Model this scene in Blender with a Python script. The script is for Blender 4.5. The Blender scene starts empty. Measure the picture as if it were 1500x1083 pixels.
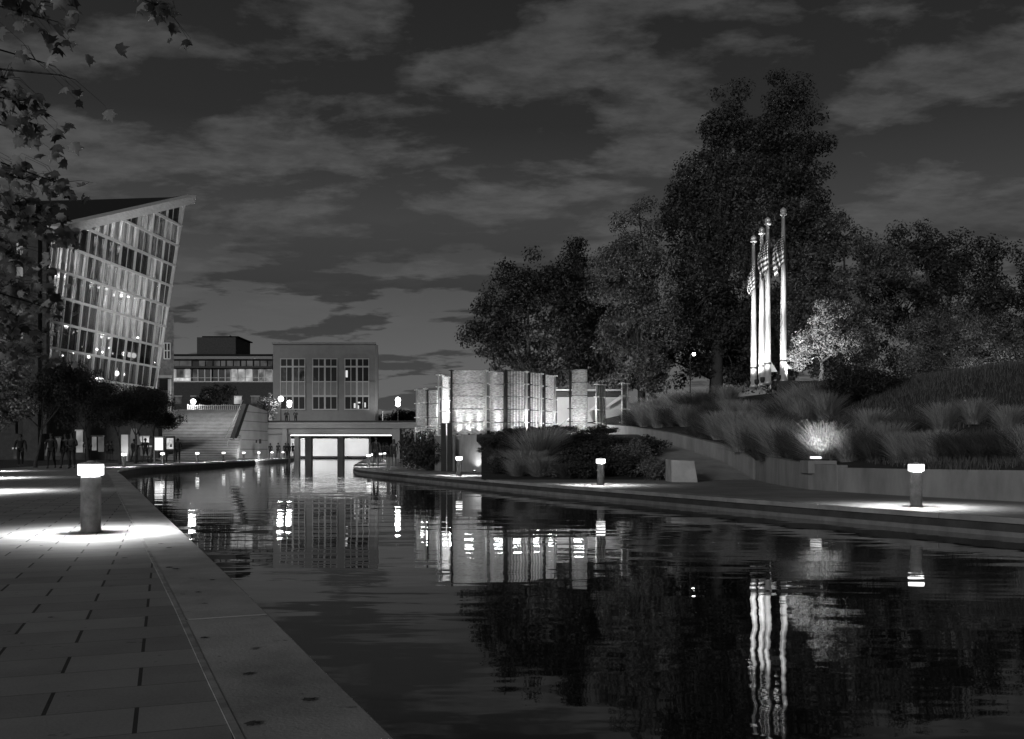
import bpy, bmesh, math, random
import numpy as np
from mathutils import Vector, Matrix
R = math.radians
rnd = random.Random(7)
nr = np.random.default_rng(11)
S = bpy.context.scene
C = S.collection

# ------------------------------------------------------------------ camera
F = 1400.0; HY = 660.0; CZ = 1.29           # focal length and horizon in photo pixels, eye height over the water
cam_d = bpy.data.cameras.new("camera"); cam = bpy.data.objects.new("camera", cam_d); C.objects.link(cam)
cam.location = (0, 0, CZ); cam.rotation_euler = (R(90), 0, 0)
cam_d.sensor_width = 36; cam_d.lens = 36*F/1500; cam_d.shift_y = (HY-541.5)/1500
cam_d.clip_start = 0.1; cam_d.clip_end = 3000
S.camera = cam
# ------------------------------------------------------------------ world: dusk sky with cloud
W = bpy.data.worlds.new("World"); S.world = W; W.use_nodes = True
nt = W.node_tree; N = nt.nodes; L = nt.links
N.clear()
def nd(t, **k):
    n = N.new(t)
    for a, v in k.items(): setattr(n, a, v)
    return n
def wmath(op, a, b=None, clamp=False):
    m = nd('ShaderNodeMath', operation=op); m.use_clamp = clamp
    for i, v in enumerate((a, b)):
        if v is None: continue
        if isinstance(v, (int, float)): m.inputs[i].default_value = v
        else: L.new(v, m.inputs[i])
    return m.outputs[0]
def wramp(v, stops):
    r = nd('ShaderNodeValToRGB'); cr = r.color_ramp
    while len(cr.elements) < len(stops): cr.elements.new(.5)
    for e, (p, c) in zip(cr.elements, stops): e.position = p; e.color = (c, c, c, 1)
    L.new(v, r.inputs[0]); return r.outputs[0]
tc = nd('ShaderNodeTexCoord'); sep = nd('ShaderNodeSeparateXYZ'); L.new(tc.outputs['Generated'], sep.inputs[0])
zz = wmath('MAXIMUM', sep.outputs[2], 0.0)
zd = wmath('ADD', zz, 0.13)
comb = nd('ShaderNodeCombineXYZ')
L.new(wmath('DIVIDE', sep.outputs[0], zd), comb.inputs[0]); L.new(wmath('DIVIDE', sep.outputs[1], zd), comb.inputs[1])
def cloud(scale, detail, rough, off, sx=1.0, sy=1.0, dist=.3):
    mp = nd('ShaderNodeMapping'); mp.inputs['Location'].default_value = off; mp.inputs['Scale'].default_value = (sx, sy, 1)
    L.new(comb.outputs[0], mp.inputs[0])
    n = nd('ShaderNodeTexNoise'); n.inputs['Scale'].default_value = scale; n.inputs['Detail'].default_value = detail
    n.inputs['Roughness'].default_value = rough; n.inputs['Distortion'].default_value = dist
    L.new(mp.outputs[0], n.inputs[0]); return n.outputs[0]
base = wramp(zz, [(0, .14), (.1, .115), (.2, .062), (.32, .026), (.5, .015), (1, .012)])
hi = wramp(cloud(2.3, 8, .6, (3.9, 2.6, 0), 1.0, 1.3, .15), [(.48, 0), (.57, 1)])
hi = wmath('MULTIPLY', hi, wramp(zz, [(.12, 0), (.26, 1)]))
lo = wramp(cloud(2.2, 8, .58, (8.4, 2.2, 0), .8, 1.1, .1), [(.5, 0), (.545, 1)])
lo = wmath('MULTIPLY', lo, wramp(zz, [(.0, 1), (.16, 1), (.24, 0)]))
fine = wramp(cloud(9, 6, .65, (1.2, .4, 0), 1.0, 1.5, .1), [(.36, .55), (.64, 1.3)])
v = wmath('ADD', base, wmath('MULTIPLY', wmath('MULTIPLY', hi, fine), .037))
v = wmath('MULTIPLY', v, wmath('SUBTRACT', 1.0, wmath('MULTIPLY', lo, .52)))
bg = nd('ShaderNodeBackground'); bg.inputs[1].default_value = 1.0
L.new(v, bg.inputs[0]); ow = nd('ShaderNodeOutputWorld'); L.new(bg.outputs[0], ow.inputs[0])
# ------------------------------------------------------------------ weak, soft town glow from behind the viewer's left
sl = bpy.data.lights.new("sun", 'SUN'); sl.energy = .85; sl.angle = R(12); sl.color = (1, 1, 1)
so = bpy.data.objects.new("sun", sl); C.objects.link(so)
so.rotation_euler = Vector((.45, .87, -.2)).to_track_quat('-Z', 'Y').to_euler()
S.view_settings.view_transform = 'Standard'; S.view_settings.look = 'None'
S.view_settings.exposure = 0; S.view_settings.gamma = 1
S.render.engine = 'CYCLES'
S.cycles.max_bounces = 8; S.cycles.transparent_max_bounces = 16

# ------------------------------------------------------------------ helpers
def P(px, py, d): return Vector(((px-750)/F*d, d, CZ+(HY-py)/F*d))
def G(px, d, z=0.): return Vector(((px-750)/F*d, d, z))
def mat(name, v, rough=.8, noise=0., nscale=3., bump=0., bscale=20., metal=0., spec=.4, isl=0., trans=0., stretch=(1,1,1)):
    m = bpy.data.materials.new(name); m.use_nodes = True
    t = m.node_tree; b = t.nodes['Principled BSDF']
    b.inputs['Base Color'].default_value = (v, v, v, 1); b.inputs['Roughness'].default_value = rough
    b.inputs['Metallic'].default_value = metal; b.inputs['Specular IOR Level'].default_value = spec
    tcn = t.nodes.new('ShaderNodeTexCoord'); mp = t.nodes.new('ShaderNodeMapping'); mp.inputs['Scale'].default_value = stretch
    t.links.new(tcn.outputs['Object'], mp.inputs[0])
    if noise or isl:
        n = t.nodes.new('ShaderNodeTexNoise'); n.inputs['Scale'].default_value = nscale; n.inputs['Detail'].default_value = 6
        n.inputs['Roughness'].default_value = .65
        t.links.new(mp.outputs[0], n.inputs[0]); src = n.outputs[0]; amp = noise
        if isl:
            g = t.nodes.new('ShaderNodeNewGeometry'); src = g.outputs['Random Per Island']; amp = isl
        mr = t.nodes.new('ShaderNodeMapRange'); mr.inputs[1].default_value = 0.0 if isl else .3; mr.inputs[2].default_value = 1.0 if isl else .7
        mr.inputs[3].default_value = v*(1-amp); mr.inputs[4].default_value = v*(1+amp)
        t.links.new(src, mr.inputs[0]); t.links.new(mr.outputs[0], b.inputs['Base Color'])
    if bump:
        n2 = t.nodes.new('ShaderNodeTexNoise'); n2.inputs['Scale'].default_value = bscale; n2.inputs['Detail'].default_value = 5
        bp = t.nodes.new('ShaderNodeBump'); bp.inputs['Strength'].default_value = 1; bp.inputs['Distance'].default_value = bump
        t.links.new(mp.outputs[0], n2.inputs[0]); t.links.new(n2.outputs[0], bp.inputs['Height']); t.links.new(bp.outputs[0], b.inputs['Normal'])
    if trans:
        tr = t.nodes.new('ShaderNodeBsdfTranslucent'); tr.inputs[0].default_value = (v, v, v, 1)
        mx = t.nodes.new('ShaderNodeMixShader'); mx.inputs[0].default_value = trans
        t.links.new(b.outputs[0], mx.inputs[1]); t.links.new(tr.outputs[0], mx.inputs[2])
        t.links.new(mx.outputs[0], t.nodes['Material Output'].inputs[0])
        if noise or isl: t.links.new(mr.outputs[0], tr.inputs[0])
    return m
def emit(name, v, strength, noise=0., nscale=1., lo=.3):
    m = bpy.data.materials.new(name); m.use_nodes = True; t = m.node_tree; t.nodes.clear()
    o = t.nodes.new('ShaderNodeOutputMaterial'); e = t.nodes.new('ShaderNodeEmission')
    e.inputs[0].default_value = (v, v, v, 1); e.inputs[1].default_value = strength
    if noise:
        tcn = t.nodes.new('ShaderNodeTexCoord'); n = t.nodes.new('ShaderNodeTexNoise'); n.inputs['Scale'].default_value = nscale
        n.inputs['Detail'].default_value = 5; t.links.new(tcn.outputs['Object'], n.inputs[0])
        mr = t.nodes.new('ShaderNodeMapRange'); mr.inputs[1].default_value = .38; mr.inputs[2].default_value = .62
        mr.inputs[3].default_value = strength*lo; mr.inputs[4].default_value = strength
        t.links.new(n.outputs[0], mr.inputs[0]); t.links.new(mr.outputs[0], e.inputs[1])
    t.links.new(e.outputs[0], o.inputs[0]); return m
class MB:
    def __init__(s): s.v = []; s.f = []; s.uv = None
    def add(s, vs, fs):
        o = len(s.v); s.v += [tuple(p) for p in vs]; s.f += [tuple(i+o for i in f) for f in fs]; return s
    def box(s, x0, x1, y0, y1, z0, z1):
        return s.add([(x0,y0,z0),(x1,y0,z0),(x1,y1,z0),(x0,y1,z0),(x0,y0,z1),(x1,y0,z1),(x1,y1,z1),(x0,y1,z1)],
                     [(0,3,2,1),(4,5,6,7),(0,1,5,4),(1,2,6,5),(2,3,7,6),(3,0,4,7)])
    def prism(s, poly, off):
        """closed solid: polygon (3D points) swept by vector off"""
        n = len(poly); off = Vector(off); a = [Vector(p) for p in poly]
        nrm = Vector((0,0,0))
        for i in range(n):
            p, q = a[i], a[(i+1) % n]; nrm += Vector(((p.y-q.y)*(p.z+q.z), (p.z-q.z)*(p.x+q.x), (p.x-q.x)*(p.y+q.y)))
        if nrm.dot(off) > 0: a.reverse()
        return s.add(a+[p+off for p in a], [tuple(range(n)), tuple(range(2*n-1, n-1, -1))]+[((i+1) % n, i, i+n, (i+1) % n+n) for i in range(n)])
    def tube(s, pts, rad, n=8, cap=True):
        pts = [Vector(p) for p in pts]; k = len(pts)
        if isinstance(rad, (int, float)): rad = [rad]*k
        vs = []; ref = Vector((.13, .97, .21))
        for i, p in enumerate(pts):
            t = (pts[min(i+1, k-1)]-pts[max(i-1, 0)]).normalized()
            r_ = ref if abs(t.dot(ref)) < .9 else Vector((1, 0, 0))
            a = t.cross(r_).normalized(); b = t.cross(a)
            for j in range(n):
                th = 2*math.pi*j/n; vs.append(p+(a*math.cos(th)+b*math.sin(th))*rad[i])
        fs = [(i*n+j, i*n+(j+1) % n, (i+1)*n+(j+1) % n, (i+1)*n+j) for i in range(k-1) for j in range(n)]
        if cap: fs += [tuple(range(n-1, -1, -1)), tuple((k-1)*n+j for j in range(n))]
        return s.add(vs, fs)
    def lathe(s, prof, n=24, c=(0,0,0)):
        vs = [(c[0]+r*math.cos(2*math.pi*j/n), c[1]+r*math.sin(2*math.pi*j/n), c[2]+z) for r, z in prof for j in range(n)]
        k = len(prof)
        fs = [(i*n+j, i*n+(j+1) % n, (i+1)*n+(j+1) % n, (i+1)*n+j) for i in range(k-1) for j in range(n)]
        fs += [tuple(range(n-1, -1, -1)), tuple((k-1)*n+j for j in range(n))]
        return s.add(vs, fs)
    def ball(s, c, r, n=14, m=9, sq=(1,1,1)):
        prof = [(max(1e-3, r*math.sin(math.pi*i/m)), -r*math.cos(math.pi*i/m)) for i in range(m+1)]
        o = len(s.v); s.lathe(prof, n)
        s.v[o:] = [(c[0]+x*sq[0], c[1]+y*sq[1], c[2]+z*sq[2]) for x, y, z in s.v[o:]]
        return s
    def build(s, name, m, parent=None, smooth=False, bevel=0.):
        w = Vector((0,0,0)); p = parent
        while p is not None: w += Vector(p.location); p = p.parent
        me = bpy.data.meshes.new(name); me.from_pydata([(x-w.x, y-w.y, z-w.z) for x, y, z in s.v], [], s.f)
        if smooth: me.polygons.foreach_set('use_smooth', [True]*len(me.polygons))
        me.materials.append(m); me.update()
        o = bpy.data.objects.new(name, me); C.objects.link(o)
        if parent is not None: o.parent = parent
        if bevel:
            b = o.modifiers.new('bevel', 'BEVEL'); b.width = bevel; b.segments = 2; b.limit_method = 'ANGLE'
        return o
def quick(name, V, Fc, m, parent=None, w=(0,0,0)):
    """large mesh from numpy arrays; Fc has one row per face, all with the same corner count"""
    me = bpy.data.meshes.new(name); V = np.asarray(V, np.float32)-np.asarray(w, np.float32); Fc = np.asarray(Fc, np.int32); k = Fc.shape[1]
    me.vertices.add(len(V)); me.vertices.foreach_set('co', V.ravel())
    me.loops.add(Fc.size); me.loops.foreach_set('vertex_index', Fc.ravel())
    me.polygons.add(len(Fc)); me.polygons.foreach_set('loop_start', np.arange(0, Fc.size, k, dtype=np.int32))
    me.update(calc_edges=True); me.materials.append(m)
    o = bpy.data.objects.new(name, me); C.objects.link(o)
    if parent is not None: o.parent = parent
    return o
def tag(o, label=None, cat=None, group=None, kind=None):
    if label: o['label'] = label
    if cat: o['category'] = cat
    if group: o['group'] = group
    if kind: o['kind'] = kind
    return o
def thing(name, label, cat, loc=(0,0,0), group=None, rz=0.):
    o = bpy.data.objects.new(name, None); C.objects.link(o); o.location = loc; o.rotation_euler = (0,0,rz)
    o.empty_display_size = .2
    return tag(o, label, cat, group)
def struct(o): o['kind'] = 'structure'; return o
def copy_tree(o, parent=None):
    c = o.copy(); C.objects.link(c)
    if parent is not None: c.parent = parent
    for ch in list(o.children):
        if ch is not c: copy_tree(ch, c)
    return c
def spot(loc, target, watts, size=60, blend=.6, r=.05, parent=None):
    l = bpy.data.lights.new("spot_light", 'SPOT'); l.energy = watts; l.spot_size = R(size); l.spot_blend = blend; l.shadow_soft_size = r
    o = bpy.data.objects.new("spot_light", l); C.objects.link(o); o.location = loc
    o.rotation_euler = (Vector(target)-Vector(loc)).to_track_quat('-Z', 'Y').to_euler()
    return o
def point(loc, watts, r=.1):
    l = bpy.data.lights.new("point_light", 'POINT'); l.energy = watts; l.shadow_soft_size = r
    o = bpy.data.objects.new("point_light", l); C.objects.link(o); o.location = loc; return o
def area(loc, target, watts, sx, sy):
    l = bpy.data.lights.new("area_light", 'AREA'); l.energy = watts; l.shape = 'RECTANGLE'; l.size = sx; l.size_y = sy
    o = bpy.data.objects.new("area_light", l); C.objects.link(o); o.location = loc
    o.rotation_euler = (Vector(target)-Vector(loc)).to_track_quat('-Z', 'Y').to_euler(); return o

# ------------------------------------------------------------------ materials
M = {}
M['concrete'] = mat('concrete', .34, .85, .22, 1.2, .004, 40)
M['cast_wall'] = mat('cast_concrete', .27, .85, .3, 1.6, .004, 30, stretch=(1,1,.35))
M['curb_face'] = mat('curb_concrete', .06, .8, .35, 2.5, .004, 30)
M['stone'] = mat('limestone', .36, .85, .12, .7, .01, 8)
M['roughstone'] = mat('rough_stone', .16, .9, .45, 2.2, .03, 4)
M['brick'] = mat('dark_brick', .07, .9, .25, 3, .01, 20)
M['dark'] = mat('dark_metal', .03, .6, .2, 4)
M['roof'] = mat('roof_membrane', .012, .9, .3, 2)
M['steel'] = mat('pale_steel', .55, .4, .1, 4, metal=.2)
M['fascia'] = mat('copper_fascia', .6, .5, .22, 1.5, metal=.1, stretch=(1,1,4))
M['pole'] = mat('brushed_pole', .62, .35, .08, 3, metal=.35)
M['bollard'] = mat('bollard_concrete', .2, .8, .45, 7, .003, 60)
M['bark'] = mat('bark', .06, .95, .3, 8, .02, 25)
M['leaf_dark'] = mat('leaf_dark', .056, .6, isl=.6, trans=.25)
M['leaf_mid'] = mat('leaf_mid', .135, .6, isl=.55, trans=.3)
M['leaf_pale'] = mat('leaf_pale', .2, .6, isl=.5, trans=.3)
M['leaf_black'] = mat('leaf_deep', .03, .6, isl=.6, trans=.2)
M['needle'] = mat('feathery_leaf', .32, .7, isl=.5, trans=.3)
M['maple'] = mat('maple_leaf', .3, .55, isl=.85, trans=.4)
M['grass_pale'] = mat('feather_grass', .42, .7, isl=.45, trans=.3)
M['grass_dark'] = mat('dark_grass', .13, .8, isl=.5, trans=.3)
M['soil'] = mat('planted_soil', .045, .95, .4, 4, .03, 10)
M['lawn'] = mat('lawn', .05, .95, .4, 1.5, .02, 40)
M['skin'] = mat('skin', .07, .6); M['hair'] = mat('hair', .02, .6)
M['cloth_dark'] = mat('dark_cloth', .02, .9, .3, 20); M['cloth_mid'] = mat('grey_cloth', .035, .9, .3, 20); M['cloth_pale'] = mat('pale_cloth', .3, .9, .2, 20)
M['lamp_white'] = emit('lit_globe', 1, 14); M['strip'] = emit('lit_strip', 1, 4); M['dimlens'] = emit('uplight_lens', 1, 1.0)
M['lens'] = emit('lit_lens', 1, 5)
def diffuser():
    m = bpy.data.materials.new('clear_lamp_sleeve'); m.use_nodes = True; t = m.node_tree; t.nodes.clear()
    o = t.nodes.new('ShaderNodeOutputMaterial'); e = t.nodes.new('ShaderNodeEmission'); e.inputs[1].default_value = 5
    tr = t.nodes.new('ShaderNodeBsdfTransparent'); mx = t.nodes.new('ShaderNodeMixShader'); mx.inputs[0].default_value = .55
    t.links.new(e.outputs[0], mx.inputs[1]); t.links.new(tr.outputs[0], mx.inputs[2]); t.links.new(mx.outputs[0], o.inputs[0]); return m
M['sleeve'] = diffuser()

# glass (thin)
def glass(name, refl=.12, tint=.85):
    m = bpy.data.materials.new(name); m.use_nodes = True; t = m.node_tree; t.nodes.clear()
    o = t.nodes.new('ShaderNodeOutputMaterial'); tr = t.nodes.new('ShaderNodeBsdfTransparent'); tr.inputs[0].default_value = (tint,)*3+(1,)
    g = t.nodes.new('ShaderNodeBsdfGlossy'); g.inputs['Roughness'].default_value = .03
    lf = t.nodes.new('ShaderNodeLayerWeight'); lf.inputs[0].default_value = .5; lw = t.nodes.new('ShaderNodeMath'); lw.operation = 'POWER'; lw.inputs[1].default_value = 5; t.links.new(lf.outputs[1], lw.inputs[0])
    a = t.nodes.new('ShaderNodeMath'); a.operation = 'ADD'; a.inputs[1].default_value = refl-.07
    mx = t.nodes.new('ShaderNodeMixShader'); t.links.new(lw.outputs[0], a.inputs[0]); t.links.new(a.outputs[0], mx.inputs[0])
    t.links.new(tr.outputs[0], mx.inputs[1]); t.links.new(g.outputs[0], mx.inputs[2]); t.links.new(mx.outputs[0], o.inputs[0]); return m
M['glass'] = glass('window_glass')
M['glass_mid'] = glass('dim_room_tint', .1, .45); M['glass_low'] = glass('dark_room_tint', .1, .2)  # darker pane tints stand in for dim and unlit rooms behind
M['dark_glass'] = mat('dark_window_glass', .012, .45, spec=.3)

# paving: 0.61 x 0.3 m slabs laid across the walk in running bond
def paving_mat():
    m = bpy.data.materials.new('slab_paving'); m.use_nodes = True; t = m.node_tree; b = t.nodes['Principled BSDF']
    def ma(op, a, c=None, d=None):
        n = t.nodes.new('ShaderNodeMath'); n.operation = op
        for i, q in enumerate((a, c, d)):
            if q is None: continue
            if isinstance(q, (int, float)): n.inputs[i].default_value = q
            else: t.links.new(q, n.inputs[i])
        return n.outputs[0]
    tcn = t.nodes.new('ShaderNodeTexCoord'); mp = t.nodes.new('ShaderNodeMapping'); mp.vector_type = 'POINT'
    mp.inputs['Rotation'].default_value = (0, 0, R(-20)); t.links.new(tcn.outputs['Object'], mp.inputs[0])
    sp = t.nodes.new('ShaderNodeSeparateXYZ'); t.links.new(mp.outputs[0], sp.inputs[0])
    u, v_ = sp.outputs[0], sp.outputs[1]
    vr = ma('DIVIDE', v_, .33); row = ma('FLOOR', vr); fv = ma('FRACT', vr)
    off = ma('MULTIPLY', ma('MODULO', ma('ADD', row, 1000), 2), .5)
    uu = ma('ADD', ma('DIVIDE', ma('ADD', u, .09), .60), off); col = ma('FLOOR', uu); fu = ma('FRACT', uu)
    du = ma('MULTIPLY', ma('MINIMUM', fu, ma('SUBTRACT', 1, fu)), .60)     # metres to the nearest joint
    dv = ma('MULTIPLY', ma('MINIMUM', fv, ma('SUBTRACT', 1, fv)), .33)
    ju = ma('LESS_THAN', du, .0075); jv = ma('LESS_THAN', dv, .0045)
    cb = t.nodes.new('ShaderNodeCombineXYZ'); t.links.new(col, cb.inputs[0]); t.links.new(row, cb.inputs[1])
    wn = t.nodes.new('ShaderNodeTexWhiteNoise'); wn.noise_dimensions = '2D'; t.links.new(cb.outputs[0], wn.inputs[0])
    n = t.nodes.new('ShaderNodeTexNoise'); n.inputs['Scale'].default_value = 2.5; n.inputs['Detail'].default_value = 8; t.links.new(tcn.outputs['Object'], n.inputs[0])
    n2 = t.nodes.new('ShaderNodeTexNoise'); n2.inputs['Scale'].default_value = 90; n2.inputs['Detail'].default_value = 3; t.links.new(tcn.outputs['Object'], n2.inputs[0])
    val = ma('ADD', ma('MULTIPLY', wn.outputs[0], .09), ma('ADD', ma('MULTIPLY', n.outputs[0], .16), ma('MULTIPLY', n2.outputs[0], .1)))
    n3 = t.nodes.new('ShaderNodeTexNoise'); n3.inputs['Scale'].default_value = 9; n3.inputs['Detail'].default_value = 4; t.links.new(tcn.outputs['Object'], n3.inputs[0])
    st = ma('MULTIPLY', ma('GREATER_THAN', n3.outputs[0], .70), .09); val = ma('SUBTRACT', ma('ADD', val, .12), st)
    val = ma('MULTIPLY', val, ma('SUBTRACT', 1, ma('MAXIMUM', ma('MULTIPLY', ju, .88), ma('MULTIPLY', jv, .4))))
    t.links.new(val, b.inputs['Base Color']); b.inputs['Roughness'].default_value = .8
    h = ma('SUBTRACT', ma('MULTIPLY', n2.outputs[0], .15), ma('MAXIMUM', ju, jv))
    bp = t.nodes.new('ShaderNodeBump'); bp.inputs['Distance'].default_value = .006; t.links.new(h, bp.inputs['Height']); t.links.new(bp.outputs[0], b.inputs['Normal'])
    return m
M['paving'] = paving_mat()

# water: near mirror with long, low ripples; real normals only from a world-space height field
def water_mat():
    m = bpy.data.materials.new('canal_water'); m.use_nodes = True; t = m.node_tree; b = t.nodes['Principled BSDF']
    b.inputs['Base Color'].default_value = (.012, .012, .012, 1); b.inputs['Roughness'].default_value = .02; b.inputs['IOR'].default_value = 1.45
    b.inputs['Specular IOR Level'].default_value = .6
    tcn = t.nodes.new('ShaderNodeTexCoord'); prev = None
    for sc, dist, stretch in ((1.1, .0085, (.4, 1, 1)), (3.6, .0018, (.45, 1, 1)), (.2, .013, (.6, 1, 1))):
        mp = t.nodes.new('ShaderNodeMapping'); mp.inputs['Scale'].default_value = stretch; mp.inputs['Rotation'].default_value = (0, 0, R(8))
        n = t.nodes.new('ShaderNodeTexNoise'); n.inputs['Scale'].default_value = sc; n.inputs['Detail'].default_value = 1.5
        bp = t.nodes.new('ShaderNodeBump'); bp.inputs['Distance'].default_value = dist; bp.inputs['Strength'].default_value = 1
        t.links.new(tcn.outputs['Object'], mp.inputs[0]); t.links.new(mp.outputs[0], n.inputs[0]); t.links.new(n.outputs[0], bp.inputs['Height'])
        if prev: t.links.new(prev, bp.inputs['Normal'])
        prev = bp.outputs[0]
    t.links.new(prev, b.inputs['Normal']); return m
M['water'] = water_mat()

# ------------------------------------------------------------------ the ground, the canal, the walks
LZ, RZ = .385, .29
LE = [(8.3,-17),(3.55,-6),(-.368,2.995),(-1.94,6.67),(-5.4,14.6),(-9.7,24.5),(-14,34.4),(-16.6,40.2),(-18.2,44),(-19.9,49.5),(-21.4,55),(-22.3,60.3),(-22.7,68.5),(-24.2,88),(-26.3,115),(-34,150),(-36,160)]
RE = [(24,-17),(17.6,-6),(14.5,0),(10.6,8),(7.5,14.05),(5.2,18.67),(2.63,24.6),(.21,30.1),(-4.9,42.7),(-7.4,49.5),(-8.6,53),(-9.25,56),(-9.9,59.5),(-10.9,66),(-12.9,80),(-15.3,98),(-17.6,115),(-22.3,150),(-23.5,160)]
def offset(path, d):
    """shift a 2D path sideways (positive = to the right of its direction)"""
    out = []
    for i, p in enumerate(path):
        a = Vector(path[max(i-1, 0)]); b = Vector(path[min(i+1, len(path)-1)]); t = (b-a).normalized()
        out.append((p[0]+t.y*d, p[1]-t.x*d))
    return out
def strip(name, pa, pb, za, zb, depth, m, smooth=False):
    """a solid band between two plan paths, top at za/zb, thickness depth"""
    n = len(pa); vs = [(x, y, za) for x, y in pa]+[(x, y, zb) for x, y in pb]+[(x, y, za-depth) for x, y in pa]+[(x, y, zb-depth) for x, y in pb]
    fs = []
    for i in range(n-1):
        fs += [(i, i+1, n+i+1, n+i), (2*n+i, 3*n+i, 3*n+i+1, 2*n+i+1), (i, 2*n+i, 2*n+i+1, i+1), (n+i, n+i+1, 3*n+i+1, 3*n+i)]
    fs += [(0, n, 3*n, 2*n), (n-1, 3*n-1, 4*n-1, 2*n-1)]
    return MB().add(vs, fs)
def densify(path, step=1.0):
    out = []
    for (a, b) in zip(path[:-1], path[1:]):
        k = max(1, int(math.dist(a, b)/step))
        out += [(a[0]+(b[0]-a[0])*i/k, a[1]+(b[1]-a[1])*i/k) for i in range(k)]
    return out+[path[-1]]
def smoothpath(path, it=2):
    for _ in range(it):
        q = [path[0]]
        for a, b in zip(path[:-1], path[1:]):
            q += [(.75*a[0]+.25*b[0], .75*a[1]+.25*b[1]), (.25*a[0]+.75*b[0], .25*a[1]+.75*b[1])]
        path = q+[path[-1]]
    return path
LS = smoothpath(LE, 1); RS = smoothpath(RE, 2)
bed = MB().box(-900, 900, -60, 1400, -2.2, -.9).build('ground', M['soil']); struct(bed)
wt = MB().add([(-60,-30,0),(60,-30,0),(60,162,0),(-60,162,0)], [(0,1,2,3)]).build('water', M['water']); struct(wt)
struct(strip('left_walk', offset(LS, -.45), offset(LS, -6.0), LZ-.004, LZ-.004, .3, 0).build('walkway', M['paving']))
struct(strip('c', offset(LS, -.463), offset(LS, -.436), LZ+.0018, LZ+.0018, .1, 0).build('joint_line', mat('pale_mortar', .36, .8, .5, 6)))
struct(strip('left_ground', offset(LS, -6.0), [(-900, y) for x, y in LS], LZ-.01, LZ-.01, .3, 0).build('left_ground', M['soil']))
# coping: slabs 2.4 m long with open joints
def seglen(p): return sum(math.dist(a, b) for a, b in zip(p[:-1], p[1:]))
def slabs(path, width, z, dep, step, gap=.012):
    cm = MB(); path = densify(path, .4); cur = [path[0]]
    for p in path[1:]:
        cur.append(p)
        if seglen(cur) > step or p is path[-1]:
            a, b = cur[-2], cur[-1]; L_ = math.dist(a, b) or 1
            q = cur[:-1]+[(b[0]-(b[0]-a[0])/L_*gap, b[1]-(b[1]-a[1])/L_*gap)]
            s_ = strip('s', q, offset(q, width), z, z, dep, 0); cm.add(s_.v, s_.f); cur = [p]
    return cm
def stained(name, v, thr):
    m = mat(name, v, .75, .35, 1.3, .002, 60); t = m.node_tree; b = t.nodes['Principled BSDF']; src = b.inputs['Base Color'].links[0].from_socket
    tcn = t.nodes.new('ShaderNodeTexCoord'); n = t.nodes.new('ShaderNodeTexNoise'); n.inputs['Scale'].default_value = 7; n.inputs['Detail'].default_value = 5
    n.inputs['Roughness'].default_value = .6; t.links.new(tcn.outputs['Object'], n.inputs[0])
    mr = t.nodes.new('ShaderNodeMapRange'); mr.inputs[1].default_value = thr; mr.inputs[2].default_value = thr+.04; mr.inputs[3].default_value = 1; mr.inputs[4].default_value = .35
    mu = t.nodes.new('ShaderNodeMath'); mu.operation = 'MULTIPLY'; t.links.new(n.outputs[0], mr.inputs[0]); t.links.new(mr.outputs[0], mu.inputs[0]); t.links.new(src, mu.inputs[1])
    t.links.new(mu.outputs[0], b.inputs['Base Color']); return m
coping_m = stained('coping_concrete', .44, .67)
struct(slabs(LS, -.447, LZ, .12, 2.9).build('coping', coping_m, bevel=.008))
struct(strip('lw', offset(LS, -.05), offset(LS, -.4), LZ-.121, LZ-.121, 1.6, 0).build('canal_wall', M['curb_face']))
# right side: coping lip, recessed face, low ledge
struct(slabs(RS, .5, RZ, .09, 2.4, .02).build('curb', stained('right_coping', .32, .66), bevel=.008))
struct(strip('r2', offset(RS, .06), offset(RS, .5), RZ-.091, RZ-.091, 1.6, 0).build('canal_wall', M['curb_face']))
struct(strip('r3', offset(RS, -.02), offset(RS, .058), .075, .075, .5, 0).build('canal_ledge', mat('ledge', .2, .8, .3, 3)))
# right plaza ground out to the hill wall
RG = [(900, y) for x, y in RS]
struct(strip('r4', offset(RS, .503), RG, RZ-.003, RZ-.003, .3, 0).build('plaza', mat('plaza_concrete', .25, .85, .25, .8, .003, 50)))
# far end behind the bridge: quay and ground beyond
struct(MB().box(-900, 900, 160, 1400, -.5, .40).build('far_ground', M['soil']))

# ------------------------------------------------------------------ hill, retaining walls
WP = [(18.6,0,.93),(14.6,8,.92),(12.3,13,.9),(10,18.67,.9),(8.73,21,.88),(7.95,23.3,.87),(7.62,24.6,.89),(7.65,26.4,.95),(7.9,29.5,1.03),(8.3,32.6,1.12),(7.9,36,1.5),(6.8,40,2.0),(5.3,44.4,2.42),(3.5,52,2.8),(1.5,64,3.0)]
PL = 4.1
def hill(x, y):
    best = 1e9; zt = 1; par = 0
    for i, (a, b) in enumerate(zip(WP[:-1], WP[1:])):
        ax, ay, bx, by = a[0], a[1], b[0], b[1]; dx, dy = bx-ax, by-ay
        t = max(0, min(1, ((x-ax)*dx+(y-ay)*dy)/(dx*dx+dy*dy))); d = math.hypot(x-ax-t*dx, y-ay-t*dy)
        if d < best: best = d; zt = a[2]+(b[2]-a[2])*t; par = i+t
    w = 15 if par < 5 else 15-7.2*min(1, (par-5)/4)
    s = min(1, best/w); s = s*s*(3-2*s)*.6+s*.4
    z = zt-.06+(PL-zt+.06)*s
    z += .1*math.sin(x*1.3+y*.7)*min(1, best/3)*(1-s)
    return z
def side(x, y):
    # right of the wall line?
    for a, b in zip(WP[:-1], WP[1:]):
        if a[1] <= y <= b[1]:
            t = (y-a[1])/(b[1]-a[1]); return x > a[0]+(b[0]-a[0])*t
    return False
hv = []; hf = []; ys = np.arange(0, 64.01, .8); nx = 60
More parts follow.
